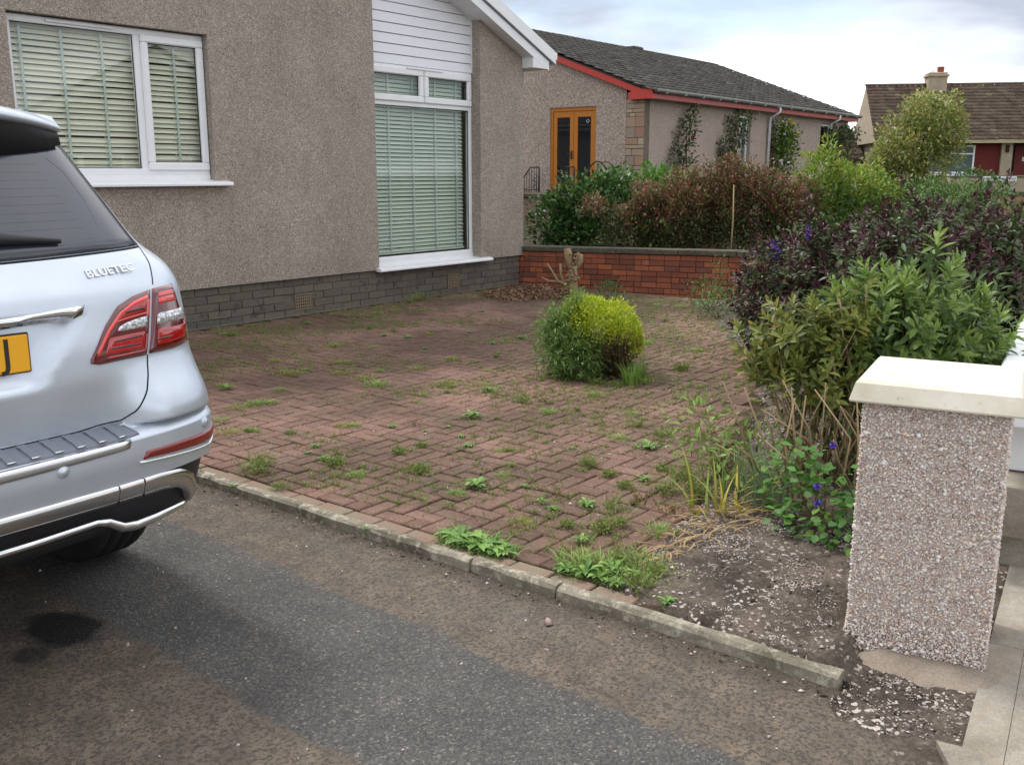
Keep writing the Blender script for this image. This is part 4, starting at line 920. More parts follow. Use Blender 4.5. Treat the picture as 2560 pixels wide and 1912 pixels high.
def shoots(tips, dirs, nl, span, L, Wd, a0=12, a1=88):
    n = len(tips); i = np.arange(nl); t = (i + .5) / nl; d = unit(dirs)
    ref = unit(rng.normal(size=(n, 3))); x = unit(np.cross(d, ref)); y = np.cross(d, x); ph = rng.uniform(0, 6.3, (n, 1))
    az = ph + (i // 2) * (math.pi / 2) + (i % 2) * math.pi + rng.normal(0, .15, (n, nl)); an = np.radians(a0 + (a1 - a0) * t ** .8)[None] + rng.normal(0, .12, (n, nl))
    rad = np.cos(az)[..., None] * x[:, None] + np.sin(az)[..., None] * y[:, None]; D = np.cos(an)[..., None] * d[:, None] + np.sin(an)[..., None] * rad
    sp = span * rng.uniform(.8, 1.2, (n, 1)); P = tips[:, None] - d[:, None] * (t[None] * sp)[..., None]
    sc_ = (.55 + .5 * np.sin(np.clip(t * 1.25, 0, 1) * math.pi / 2))[None] * rng.uniform(.8, 1.15, (n, nl))
    U = np.repeat(d[:, None], nl, 1)
    return P.reshape(-1, 3), D.reshape(-1, 3), (L * sc_).ravel(), (Wd * sc_).ravel(), np.tile(t, n), U.reshape(-1, 3)
def shoot_bush(name, loc, label, cat, E, ns, nl, span, L, Wd, mat, shell=.55, zmin=.02, upb=.9, nst=30, stemmat='twig_dark', r0=.014):
    e = plant(name, loc, label, cat); P, D = ell_pts(E, ns, shell, zmin); d = unit(D + rng.normal(0, .3, P.shape) + np.array([0, 0, upb]))
    a = shoots(P, d, nl, span, L, Wd); leaves("foliage", a[0] - np.array(e.location), a[1], a[2], a[3], mat, e, a[4], .2, .12, a[5])
    k = rng.choice(len(P), min(nst, len(P)), False); stems("stem", [np.append(rng.normal(0, .12, 2), -.02) for _ in range(7)], [tuple(q) for q in (P[k] - d[k] * span * .5 - np.array(e.location))], MAT[stemmat], e, r0, .003, .12)
    return e

# ---- purple hebe
mh = leafmat("purple_leaf", [(0, rgb(58, 32, 38)), (.35, rgb(82, 46, 54)), (.7, rgb(102, 66, 70)), (1, rgb(66, 44, 54))], [(.40, 0.0, rgb(92, 110, 68)), (.85, .85, 0)], .38, .15)
HB = [(2.46, 8.4, .60, .50, .55, .62), (2.75, 7.9, .66, .55, .55, .70), (3.05, 7.3, .67, .6, .6, .82), (3.5, 7.0, .62, .55, .55, .80), (2.25, 7.5, .36, .34, .4, .40), (3.75, 7.6, .64, .5, .6, .8), (2.32, 8.9, .45, .33, .4, .5)]
e = shoot_bush("purple_hebe", (2.85, 7.7, 0), "large dark purple leaved hebe spreading in front of the red brick wall", "shrub", HB, 1800, 20, .16, .066, .031, mh, .55, .05, 1.0, 60)
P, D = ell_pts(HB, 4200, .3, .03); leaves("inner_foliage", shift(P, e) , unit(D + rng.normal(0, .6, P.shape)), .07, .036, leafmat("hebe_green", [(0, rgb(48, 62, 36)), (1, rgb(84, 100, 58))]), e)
vp = plain("violet_petal", rgb(84, 50, 150), .6)
for x, y, z in ((2.12, 8.0, 1.02), (2.33, 7.8, 1.15), (2.15, 8.0, 0.96)):
    q = np.array([(x - 2.85, y - 7.7, z)]) + np.column_stack([rng.normal(0, .012, 46), rng.normal(-.05, .012, 46), rng.uniform(-.06, .06, 46)]); leaves("flower_spike", q, unit(rng.normal(size=(46, 3))), .02, .012, vp, e)
# ---- green large leaved hebe by the pillar
mg = leafmat("fresh_leaf", [(0, rgb(104, 132, 62)), (.4, rgb(134, 158, 78)), (.8, rgb(152, 172, 92)), (1, rgb(122, 146, 92))], [(.6, 0.0, rgb(88, 114, 68)), (1.0, .7, 0)], .42, .3)
GE = [(2.02, 5.0, .84, .38, .38, .38), (2.36, 5.15, .74, .32, .38, .36), (1.80, 5.05, .74, .32, .3, .34), (2.46, 5.3, .62, .25, .35, .34)]
e = shoot_bush("green_hebe", (2.0, 5.0, 0), "bright green long leaved shrub behind the pillar cap", "shrub", GE, 235, 18, .16, .098, .033, mg, .45, .12, .8, 60, 'twig_dark', .013)
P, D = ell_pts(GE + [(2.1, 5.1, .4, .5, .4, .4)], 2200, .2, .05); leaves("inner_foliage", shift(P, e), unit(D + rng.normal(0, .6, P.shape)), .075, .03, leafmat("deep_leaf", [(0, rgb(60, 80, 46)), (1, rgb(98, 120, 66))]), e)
my = leafmat("olive_leaf", [(0, rgb(112, 120, 56)), (.4, rgb(136, 142, 68)), (.8, rgb(122, 138, 66)), (1, rgb(164, 146, 70))], [(.5, 0.0, rgb(92, 100, 58)), (1.0, .8, 0)], .45, .3)
YE = [(1.52, 4.95, .80, .30, .26, .24), (1.34, 5.05, .66, .26, .26, .20), (1.68, 4.9, .92, .2, .22, .2), (1.5, 4.85, .55, .3, .2, .2)]
e = shoot_bush("olive_hebe", (1.75, 5.0, 0), "yellowish olive leaved straggly shrub left of the green one by the pillar", "shrub", YE, 120, 14, .11, .074, .030, my, .35, .35, .8, 40, 'twig_pale', .010)
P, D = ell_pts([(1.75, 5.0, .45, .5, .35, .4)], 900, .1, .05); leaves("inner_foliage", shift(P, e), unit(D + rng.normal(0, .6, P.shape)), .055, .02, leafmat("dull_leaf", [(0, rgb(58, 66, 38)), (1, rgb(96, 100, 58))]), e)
B = MB()
for k in range(46):
    a = np.array([1.25 + rnd.uniform(0, .7), 4.75 + rnd.uniform(-.35, .4), 0]); t = a + np.array([rnd.gauss(-.06, .16), rnd.gauss(-.12, .14), rnd.uniform(.25, .62)]); mid = (a + t) / 2 + np.array([rnd.gauss(0, .06), 0, .06]); loc = np.array([1.55, 4.75, 0])
    B.tube([tuple(a - loc), tuple(mid - loc), tuple(t - loc)], [.006, .005, .003], 5)
o = empty("dry_stems", (1.55, 4.75, 0), 0, "tangle of dry straw coloured stems left of the pillar", "stems"); B.build("stalk", MAT['twig_pale'], o)

# ---- generic grass and weed pieces
def blades(n, h, spread, lean, wd, seg=3):
    V = []; F = []
    for i in range(n):
        a = rng.uniform(0, 6.3); r = spread * rng.uniform() ** .7 * .5; b = np.array([r * math.cos(a), r * math.sin(a), -.005]); a2 = a + rng.normal(0, .8); ln = lean * rng.uniform(.3, 1.2); hh = h * rng.uniform(.5, 1.15)
        sd_ = np.array([-math.sin(a2), math.cos(a2), 0]); b0 = len(V)
        for k in range(seg + 1):
            t = k / seg; c = b + np.array([math.cos(a2) * ln * t * t * hh, math.sin(a2) * ln * t * t * hh, hh * t * (1 - .35 * ln * t)]); w_ = wd * (1 - t ** 1.6) * .5 + .0003
            V += [c - sd_ * w_, c + sd_ * w_]
        F += [(b0 + 2 * k, b0 + 2 * k + 1, b0 + 2 * k + 3, b0 + 2 * k + 2) for k in range(seg)]
    return np.array(V), F
def rosette(n, L, Wd, rise, jag=True):
    V = []; F = []
    for i in range(n):
        a = i * 2.4 + rng.normal(0, .25); l = L * rng.uniform(.55, 1.1); rs = rise * rng.uniform(.5, 1.5); d = np.array([math.cos(a), math.sin(a), 0]); s = np.array([-math.sin(a), math.cos(a), 0]); b0 = len(V); K = 7
        for k in range(K + 1):
            t = k / K; c = d * l * t * (1 - .15 * t) + np.array([0, 0, .003 + l * rs * math.sin(t * 2.4)]); w_ = Wd * (.18 + .95 * math.sin(min(1, t * 1.05) * math.pi * .92) ** .8) * (1 if not jag or k % 2 else .62) * .5 * (0.05 if k == K else 1)
            V += [c - s * w_ + np.array([0, 0, w_ * .35]), c, c + s * w_ + np.array([0, 0, w_ * .35])]
        for k in range(K): F += [(b0 + 3 * k, b0 + 3 * k + 1, b0 + 3 * k + 4, b0 + 3 * k + 3), (b0 + 3 * k + 1, b0 + 3 * k + 2, b0 + 3 * k + 5, b0 + 3 * k + 4)]
    return np.array(V), F
def weedy(n, h, L):        # upright branching weed: stems with small leaves as quads
    V = []; F = []
    for i in range(n):
        a = rng.uniform(0, 6.3); ln = rng.uniform(.2, 1.6); hh = h * rng.uniform(.35, 1.1); ob = np.array([rng.normal(0, .018), rng.normal(0, .018), 0]); top = np.array([math.cos(a) * ln * hh, math.sin(a) * ln * hh, hh])
        s = np.array([-math.sin(a), math.cos(a), 0]) * .0012; b0 = len(V); V += [ob - s, ob + s, ob + top + s, ob + top - s]; F.append((b0, b0 + 1, b0 + 2, b0 + 3))
        for k in range(9):
            t = rng.uniform(.15, 1); c = ob + top * t; d = unit(rng.normal(size=3) + np.array([0, 0, .5])); q = unit(np.cross(d, rng.normal(size=3))); l = L * rng.uniform(.6, 1.2) * (1.2 - .5 * t); b0 = len(V)
            V += [c, c + d * l * .5 + q * l * .2, c + d * l, c + d * l * .5 - q * l * .2]; F.append((b0, b0 + 1, b0 + 2, b0 + 3))
    return np.array(V), F
def join(a, b): n0 = len(a[0]); return np.vstack([a[0], b[0]]), a[1] + [tuple(i + n0 for i in f) for f in b[1]]
G1 = leafmat("grass_green", [(0, rgb(104, 138, 58)), (.6, rgb(132, 164, 76)), (1, rgb(158, 176, 94))], None, .55, .3)
G2 = leafmat("grass_yellow", [(0, rgb(120, 140, 52)), (.6, rgb(146, 160, 66)), (1, rgb(164, 160, 84))], None, .55, .3)
G3 = leafmat("weed_leaf", [(0, rgb(86, 124, 56)), (.6, rgb(112, 150, 70)), (1, rgb(138, 168, 86))], None, .5, .25)
G4 = leafmat("mossy_weed", [(0, rgb(102, 122, 60)), (.5, rgb(124, 142, 72)), (1, rgb(142, 138, 84))], None, .6, .25)
G5 = leafmat("red_weed", [(0, rgb(128, 64, 46)), (.5, rgb(120, 100, 52)), (1, rgb(110, 128, 58))], None, .6, .25)
def wmesh(name, VF, mat): me = bpy.data.meshes.new(name); me.from_pydata([tuple(v) for v in VF[0]], [], VF[1]); me.materials.append(mat); return me
KIND = {'g': ("grass_tuft", "small green grass tuft sprouting between the paving blocks", "grass tuft", "grass tufts in the paving", [wmesh("grass_tuft", blades(90, .05, .15, 1.2, .0042), G1) for _ in range(4)]),
 'y': ("pale_grass_tuft", "small yellowish green grass tuft sprouting between the paving blocks", "grass tuft", "yellowish tufts in the paving", [wmesh("pale_tuft", blades(110, .036, .21, 1.3, .004), G2) for _ in range(4)]),
 'd': ("broadleaf_weed", "small broad leaved green weed rooted in a paving joint", "weed", "broad leaved weeds in the paving", [wmesh("broadleaf_weed", join(rosette(15, .066, .017, .30), blades(34, .032, .13, 1.2, .004)), G3) for _ in range(4)]),
 'm': ("creeping_weed", "flat creeping weed mat spread over the paving blocks", "weed", "creeping weeds in the paving", [wmesh("creeping_weed", join(weedy(34, .04, .017), blades(30, .03, .16, 1.2, .0035)), G4) for _ in range(3)]),
 'w': ("upright_weed", "thin upright branching weed growing from the paving", "weed", "upright weeds in the paving", [wmesh("upright_weed", join(weedy(22, .075, .017), blades(46, .055, .15, 1.1, .004)), G4) for _ in range(4)]),
 'r': ("reddish_weed", "small reddish stemmed weed in a paving joint", "weed", "reddish weeds in the paving", [wmesh("reddish_weed", weedy(12, .08, .02), G5) for _ in range(3)]),
 'D': ("dock_weed", "large toothed green dock leaves lying along the concrete edging", "weed", "dock leaves by the edging", [wmesh("dock_weed", join(rosette(15, .125, .026, .14), blades(60, .05, .2, 1.2, .005)), G3) for _ in range(3)]),
 'G': ("tall_grass_tuft", "taller green grass clump at the foot of the golden shrub", "grass tuft", "tall grass by the golden shrub", [wmesh("tall_grass_tuft", blades(90, .17, .12, .7, .005, 4), G1) for _ in range(2)])}
WEEDS = "D,-0.26,4.15,0.9;D,-0.05,3.96,0.8;D,-0.19,4.08,0.8;d,0.42,3.75,1.2;g,0.36,3.78,1.4;d,0.52,3.68,1.1;g,0.55,3.8,1.3;g,0.28,3.82,1.3;d,-2.16,7.23,1.0;g,-1.81,6.72,0.8;g,-1.72,6.77,0.8;g,-1.05,7.35,1.2;y,-1.18,7.63,0.9;y,-1.40,7.82,0.8;y,-1.83,7.82,1.1;g,-1.67,9.11,0.9;y,-1.98,8.73,0.6;y,-1.45,8.29,0.7;y,-0.79,8.01,0.8;y,-0.53,8.44,0.9;y,-0.51,7.39,1.0;d,-0.18,7.18,0.8;d,-0.27,6.34,1.2;g,-1.02,6.12,0.6;y,-1.10,6.12,0.6;d,-0.77,6.08,0.6;r,-0.63,6.13,0.6;d,-0.41,6.08,0.4;d,-1.17,5.62,0.6;d,-1.19,5.48,0.5;m,-1.00,5.26,1.2;d,-1.07,5.36,0.8;g,-0.84,5.05,0.7;m,-0.66,5.50,1.0;m,-0.55,5.64,0.8;d,-0.26,5.62,0.7;m,-0.51,5.11,1.2;d,-0.19,4.87,1.3;g,-0.05,5.05,0.5;d,-0.00,5.25,0.5;g,-0.03,5.53,0.6;w,-1.39,5.11,1.3;w,-1.40,5.24,1.1;w,-1.20,4.84,0.7;m,-1.38,5.92,0.8;g,-1.93,6.23,0.8;y,-1.77,5.96,0.9;g,-1.64,6.00,0.6;y,-1.90,6.62,0.9;w,-1.20,12.50,1.6;w,-1.27,12.30,1.1;d,-2.22,10.52,0.8;w,-2.80,9.69,0.9;g,-2.92,9.76,0.7;d,-1.28,9.69,0.8;d,-1.04,9.59,0.9;g,-1.59,11.32,0.7;d,0.10,9.54,1.0;g,-0.16,7.16,0.8;w,0.07,6.81,0.9;r,0.23,6.75,0.8;g,0.25,6.47,0.8;g,0.62,7.00,0.8;G,0.98,7.62,1.3;G,0.92,7.42,1.0;g,1.04,7.49,1.0;w,0.65,7.43,1.0;m,0.51,7.57,1.0;m,0.80,7.35,1.0;m,1.41,7.96,1.3;g,1.69,8.85,1.0;g,1.29,9.24,0.9;w,0.81,6.11,0.9;w,0.93,5.87,0.9;d,0.81,5.59,1.3;g,0.66,5.81,0.8;m,-0.02,5.52,0.7;m,0.83,5.16,1.0;w,0.43,5.25,0.7;m,0.52,5.07,0.9;d,0.07,4.87,0.5;w,0.43,5.25,0.8;d,0.70,4.97,0.8;r,0.23,4.70,0.7;d,0.15,4.62,0.6;d,0.20,4.51,0.6;d,0.37,4.56,1.0;w,0.49,4.53,0.9;m,0.26,4.29,0.8;m,0.42,4.23,1.2;w,0.49,4.31,0.9;d,0.31,4.09,0.8;D,-0.23,4.11,1.0;D,-0.15,4.04,1.2;D,-0.09,4.00,0.9;d,-0.29,4.18,0.8;d,0.30,3.72,1.2;d,0.22,3.76,1.0;d,0.35,3.68,1.0;w,0.49,3.60,1.2;d,0.41,3.62,0.9;w,0.58,3.70,1.0;d,0.69,3.66,0.6;d,0.59,3.46,0.7;w,0.47,3.88,1.0;r,0.63,4.60,0.9;w,0.78,4.79,1.0;w,0.90,4.99,1.0;m,0.58,4.85,0.9;w,0.95,4.72,1.2;r,0.76,4.43,1.0;g,0.66,4.21,1.0;d,-0.66,4.24,0.5;d,-1.45,4.87,0.5;m,0.33,3.80,1.0;g,2.51,12.18,1.0;g,2.05,11.81,1.0;g,1.78,11.99,1.0;d,1.38,11.99,1.0"
ex = pts_in([W(-8.3, -3.0), W(-8.3, -6.8), W(-6.2, -6.5), W(-3.0, -5.2), W(-1.5, -3.6), W(-2.5, -1.2), W(-7.0, -1.5)], 60)
WEEDS += ';' + ';'.join("%s,%.2f,%.2f,%.2f" % (rnd.choice("gyymgd"), q[0], q[1], rnd.uniform(.35, .75)) for q in ex)
for it in WEEDS.split(';'):
    k, x, y, s = it.split(','); x, y, s = float(x), float(y), float(s); nm, lb, ct, gr, mm = KIND[k]
    ls, lw = Lc(x, y); s *= 1.1
    zone = "near the house plinth" if lw > -1.2 else "at the foot of the red wall" if ls > -1.4 else "around the golden shrub" if math.hypot(x - .75, y - 7.7) < 1.0 else "close to the concrete edging" if ls < -8.2 else "beside the planting bed" if x > .45 + (y - 4) * .22 else "in the open paving near the drive" if ls < -6.6 else "in the darker middle of the paving"
    o = inst(nm, rnd.choice(mm), None, (x, y, .003), (0, 0, rnd.uniform(0, 6.3)), (s, s, s * rnd.uniform(.8, 1.15))); tag(o, lb.split(" sprouting")[0].split(" rooted")[0].split(" spread")[0].split(" growing")[0].split(" in a")[0] + " " + zone if k not in "DG" else lb, ct, gr)
# moss, seedlings and fine grass in the joints: nobody could count it
PV = []; PF = []
cand = pts_in([W(-8.4, -2), W(-8.4, -7.0), W(-5.5, -6.4), W(-.3, -4.4), W(-.1, -.1), W(-7, -.1)], 16000)
f = wob(cand[:, 0], cand[:, 1], 1.9, 41) + .6 * wob(cand[:, 0], cand[:, 1], 5.5, 42) + np.clip((cand[:, 1] - 6) * .05, -.1, .12) + np.clip((cand[:, 0] - .1) * .5, -.1, .4)
cand = cand[f > .10 + rng.normal(0, .18, len(cand))]
def snap(x, y):                                   # onto the nearest joint line of the paving grid
    s, w_ = Lc(x, y)
    if rnd.random() < .5: s = x0 + round((s - x0) / k_p) * k_p + rnd.gauss(0, .006)
    else: w_ = y0 + round((w_ - y0) / k_p) * k_p + rnd.gauss(0, .006)
    return W(s, w_)
k_p = S_; x0, y0 = -8.455, -7.2
mini = [blades(7, .028, .035, 1.0, .0032, 2) for _ in range(5)] + [weedy(3, .022, .013) for _ in range(3)]
for x, y in cand:
    x, y = snap(x, y)
    V, F = mini[rnd.randrange(8)]; a = rnd.uniform(0, 6.3); R = np.array([[math.cos(a), -math.sin(a), 0], [math.sin(a), math.cos(a), 0], [0, 0, 1]]); b0 = len(PV); sc_ = rnd.uniform(.6, 1.3)
    PV += [tuple(v) for v in (V @ R.T) * sc_ + np.array([x, y, .002])]; PF += [tuple(i + b0 for i in q) for q in F]
o = link(bpy.data.objects.new("joint_moss", wmesh("joint_moss", (PV, PF), G4))); tag(o, "fine moss and seedling grass in the joints of the paving", "moss", kind="stuff")

# ---- golden shrub and green companion in the middle of the paving
ml = leafmat("golden_leaf", [(0, rgb(138, 158, 40)), (.5, rgb(180, 194, 52)), (1, rgb(204, 210, 76))], None, .5, .3)
GO = [(.78, 7.78, .33, .27, .32, .26), (.62, 7.82, .40, .24, .28, .23), (.88, 7.72, .25, .17, .24, .2)]
e = plant("golden_shrub", (.83, 7.8, 0), "clipped golden yellow dome shrub with bare brown twigs below", "shrub")
P, D = ell_pts(GO, 13000, .84, .0, .5); k = (P[:, 2] > .37 - .10 * rng.uniform(size=len(P))) | ((D[:, 0] > .55) & (P[:, 2] > .2)); P, D = P[k], D[k]
leaves("foliage", shift(P, e), unit(D + rng.normal(0, .5, P.shape) + [0, 0, .5]), .026, .013, ml, e)
P, D = ell_pts(GO, 4200, .5, .0); k = (P[:, 2] < .36) & (P[:, 2] > .03); leaves("inner_foliage", shift(P, e)[k], unit(D + rng.normal(0, .6, P.shape))[k], .024, .012, leafmat("brown_leaf", [(0, rgb(78, 66, 44)), (.6, rgb(92, 90, 48)), (1, rgb(116, 96, 60))]), e)
tp, _ = ell_pts([(.78, 7.68, .24, .27, .28, .24)], 220, .6, .04); stems("stem", [(rnd.gauss(0, .03), rnd.gauss(0, .03), 0) for _ in range(6)], [tuple(q) for q in shift(tp, e)], MAT['twig'], e, .007, .002, .06)
mn = leafmat("narrow_green", [(0, rgb(84, 112, 54)), (.5, rgb(110, 140, 68)), (1, rgb(138, 160, 90))], [(.5, 0.0, rgb(78, 100, 56)), (1.0, .7, 0)], .55, .25)
NE = [(.44, 7.8, .28, .24, .27, .30), (.52, 7.82, .50, .14, .16, .22), (.36, 7.75, .40, .16, .18, .18), (.48, 7.62, .2, .25, .2, .22), (.62, 7.54, .24, .14, .10, .22)]
e = shoot_bush("feathery_shrub", (.46, 7.8, 0), "feathery blue green shrub crowded against the golden one", "shrub", NE, 520, 22, .11, .052, .0075, mn, .45, .03, .9, 25, 'twig')
P, D = ell_pts(NE, 2600, .2, .0); leaves("inner_foliage", shift(P, e), unit(D + rng.normal(0, .6, P.shape)), .055, .012, mn, e)
# ---- geranium with violet flowers, strap leaves, dead leaves by the pillar
e = plant("geranium", (1.38, 4.12, 0), "low green geranium with violet blue flowers at the left foot of the pillar", "plant")
P, D = ell_pts([(1.38, 4.12, .16, .2, .2, .2), (1.3, 4.3, .2, .16, .16, .2), (1.45, 3.95, .10, .12, .14, .14)], 420, .5, .01)
leaves("foliage", shift(P, e), unit(D * [1, 1, .3] + rng.normal(0, .4, P.shape)), .046, .042, leafmat("geranium_leaf", [(0, rgb(64, 104, 48)), (.7, rgb(92, 134, 62)), (1, rgb(120, 144, 66))]), e, None, .05, .2)
tp, _ = ell_pts([(1.38, 4.12, .18, .15, .15, .15)], 24, .6, .03); stems("stem", [(0, 0, 0)], [tuple(q) for q in shift(tp, e)], MAT['twig'], e, .004, .002, .05)
mv = plain("geranium_petal", rgb(82, 62, 186), .55)
for x, y, z in ((1.30, 3.98, .30), (1.33, 4.05, .20), (1.43, 4.2, .42)):
    p5 = np.array([(x, y, z)] * 6); an = np.arange(6) * 1.047; leaves("flower", shift(p5, e), np.stack([np.cos(an), -.8 + .0 * an, np.sin(an)], 1), .022, .02, mv, e)
def straps(name, loc, label, cat, n, L, lean, wd, mat, spread, h0=.02):
    V, F = blades(n, L, spread, lean, wd, 6); o = link(bpy.data.objects.new(name, wmesh(name, (V, F), mat))); o.location = loc; return tag(o, label, cat)
straps("strap_leaves", (1.22, 4.5, 0), "clump of bluish green strap leaves beside the dry stems", "plant", 46, .40, .5, .012, leafmat("blue_strap", [(0, rgb(96, 120, 88)), (1, rgb(130, 146, 108))]), .25)
straps("yellowing_leaves", (1.0, 4.45, 0), "yellowing strap leaves arching out over the paving edge", "plant", 26, .34, 1.3, .014, leafmat("yellow_strap", [(0, rgb(150, 150, 60)), (.5, rgb(186, 164, 72)), (1, rgb(116, 136, 60))]), .3)
straps("bed_weeds", (1.15, 4.9, 0), "mixed green weeds in the bed behind the strap leaves", "plant", 120, .22, .9, .008, G1, .7)
e = plant("leafy_weed_clump", (1.12, 5.15, 0), "pale green leafy weeds at the edge of the bed left of the dry stems", "plant")
P, D = ell_pts([(1.05, 5.3, .22, .18, .25, .2), (1.2, 4.75, .2, .2, .2, .2), (1.0, 5.0, .35, .07, .08, .12)], 260, .4, .01); leaves("foliage", shift(P, e), unit(D + rng.normal(0, .5, P.shape) + [0, 0, .4]), .055, .024, leafmat("pale_weed", [(0, rgb(104, 132, 56)), (1, rgb(138, 160, 78))]), e)
stems("stem", [(0, 0, 0), (.1, -.3, 0)], [tuple(q) for q in shift(P[:14], e)], MAT['twig'], e, .004, .002, .05)
# dead straw leaves: flat strips lying about
V = []; F = []
sp_ = pts_in([(.56, 4.1), (.86, 4.5), (1.28, 4.48), (1.13, 4.15), (.74, 3.9), (.55, 3.72)], 150)
for x, y in sp_:
    a = rnd.gauss(.5, .9); L = rnd.uniform(.05, .19); z = bedz(x, y) + rnd.uniform(.002, .022); b0 = len(V); cv = rnd.gauss(0, .5); wd_ = rnd.uniform(.002, .0065)
    for k in range(6):
        t = k / 5; aa = a + cv * (t - .5); c = np.array([x + math.cos(aa) * L * (t - .5), y + math.sin(aa) * L * (t - .5), z + .012 * math.sin(t * 3.1)]); s = np.array([-math.sin(aa), math.cos(aa), .3]) * wd_ * (.3 + math.sin(t * 3.0)); V += [c - s * .5, c + s * .5]
    F += [(b0 + 2 * k, b0 + 2 * k + 1, b0 + 2 * k + 3, b0 + 2 * k + 2) for k in range(5)]
o = link(bpy.data.objects.new("dead_leaves", wmesh("dead_leaves", (V, F), leafmat("straw", [(0, rgb(150, 126, 88)), (.5, rgb(176, 152, 110)), (.85, rgb(138, 106, 74)), (1, rgb(190, 172, 104))], None, .7, .15)))); tag(o, "straw coloured dead leaves flattened on the bed edge", "dead leaves", kind="stuff")
# leaf litter in the corner by the red wall
cand = pts_in([(-.45, 12.9), (-.05, 14.05), (.35, 14.3), (.95, 13.4), (.6, 12.4), (-.1, 12.3)], 1300); D = unit(np.stack([rng.normal(size=1300), rng.normal(size=1300), rng.normal(0, .25, 1300)], 1))
o = leaves("leaf_litter", np.column_stack([cand, np.full(1300, .012) + rng.uniform(0, .03, 1300)]), D, rng.uniform(.03, .06, 1300), rng.uniform(.018, .034, 1300), leafmat("litter", [(0, rgb(92, 66, 50)), (.4, rgb(134, 98, 74)), (.75, rgb(160, 128, 98)), (1, rgb(70, 52, 44))], None, .8, .05), None, None, .3, -.15); tag(o, "brown fallen leaves heaped in the corner by the red wall", "leaf litter", kind="stuff")
# ---- pollarded stump
e = plant("tree_stump", (.80, 12.85, 0), "knobbly cut back tree stump with two bare branches before the red wall", "stump")
m = Mat("stump_bark", rough=.95); p = m.obj(); m.col(m.mix(m.noise(p, 14, 5, .7), rgb(112, 94, 68), rgb(172, 150, 116))); m.bump(m.noise(m.map(p, sc=(1, 1, .3)), 40, 4), .8, .02)
B = MB(); B.tube([(0, 0, -.05), (.01, 0, .12), (-.01, 0, .28), (0, 0, .42)], [.09, .06, .066, .075], 12)
B.tube([(-.03, -.02, .38), (-.07, 0, .55), (-.075, 0, .64)], [.06, .055, .045], 9); B.tube([(.04, 0, .38), (.085, .0, .50), (.095, 0, .57)], [.055, .05, .04], 9)
for k in range(60):
    a = rnd.uniform(0, 6.3); z = rnd.uniform(.22, .60); B.tube([(.055 * math.cos(a), .055 * math.sin(a), z), (rnd.uniform(.08, .11) * math.cos(a), .095 * math.sin(a), z + rnd.uniform(-.01, .03))], [.022, rnd.uniform(.006, .014)], 6)
B.build("trunk", m.m, e)
B = MB(); B.tube([(-.09, -.05, .18), (-.2, -.08, .22), (-.28, -.1, .36), (-.34, -.1, .45)], [.025, .02, .015, .011], 7); B.tube([(-.2, -.08, .22), (-.32, -.1, .225), (-.42, -.1, .28)], [.016, .013, .009], 7); B.tube([(-.1, -.04, .14), (-.16, -.06, .3), (-.17, -.06, .45)], [.022, .018, .014], 7); B.build("branch", m.m, e)
# small plants along the red wall
for (x, y, s, lb) in ((1.25, 12.35, 1.0, "dark green low weed clump at the foot of the red wall"), (2.35, 11.6, 1.5, "green leafy clump where the red wall meets the purple hebe"), (2.30, 10.9, 1.3, "low bluish green mound left of the purple hebe")):
    bush("wall_foot_plant", (x, y, 0), lb, "plant", [(x, y, .12 * s, .22 * s, .16 * s, .16 * s)] + ([(x + .1, y, .4, .16, .14, .3)] if s > 1.4 else []), int(260 * s), .055, .018, leafmat("foot_leaf%d" % int(s * 10), [(0, rgb(60, 92, 44)), (.6, rgb(84, 122, 60)), (1, rgb(112, 140, 84))]), None, .3, .7, 6, 'twig', .0, .005)
# ---- neighbour's shrubs over the red wall
mA = leafmat("round_leaf", [(0, rgb(44, 72, 34)), (.5, rgb(66, 98, 44)), (.85, rgb(88, 122, 56)), (1, rgb(128, 150, 104))], None, .4, .2)
bush("laurel_shrub", (1.0, 15.9, .44), "dense dark green round leaved shrub behind the red wall by the house corner", "shrub", [(.62, 15.7, .86, .38, .4, .46), (1.05, 15.8, .98, .45, .45, .58), (1.55, 16.2, 1.10, .5, .5, .58), (.95, 15.5, .66, .5, .35, .3)], 6000, .085, .066, mA, None, .45, .4, 14)
mB = leafmat("lush_leaf", [(0, rgb(70, 108, 44)), (.6, rgb(98, 140, 58)), (1, rgb(128, 162, 78))], None, .45, .3)
bush("lush_shrub", (2.3, 18.5, .44), "bright green leafy shrubs under the stone quoin", "shrub", [(1.9, 18.2, 1.15, .55, .4, .5), (2.75, 18.6, 1.25, .5, .4, .5), (3.3, 18.9, 1.2, .5, .4, .42)], 4200, .10, .06, mB, None, .4, .5, 8)
mC = leafmat("russet_leaf", [(0, rgb(110, 78, 62)), (.35, rgb(146, 98, 80)), (.55, rgb(128, 108, 74)), (.7, rgb(92, 94, 56)), (1, rgb(170, 118, 100))], None, .5, .2)
mD2_ = leafmat("mixed_green", [(0, rgb(66, 92, 44)), (.6, rgb(94, 122, 58)), (1, rgb(126, 146, 76))], None, .45, .25)
mC2 = leafmat("dark_hedge_leaf", [(0, rgb(50, 60, 38)), (.4, rgb(74, 84, 50)), (.7, rgb(108, 92, 62)), (1, rgb(98, 112, 66))], None, .5, .15)
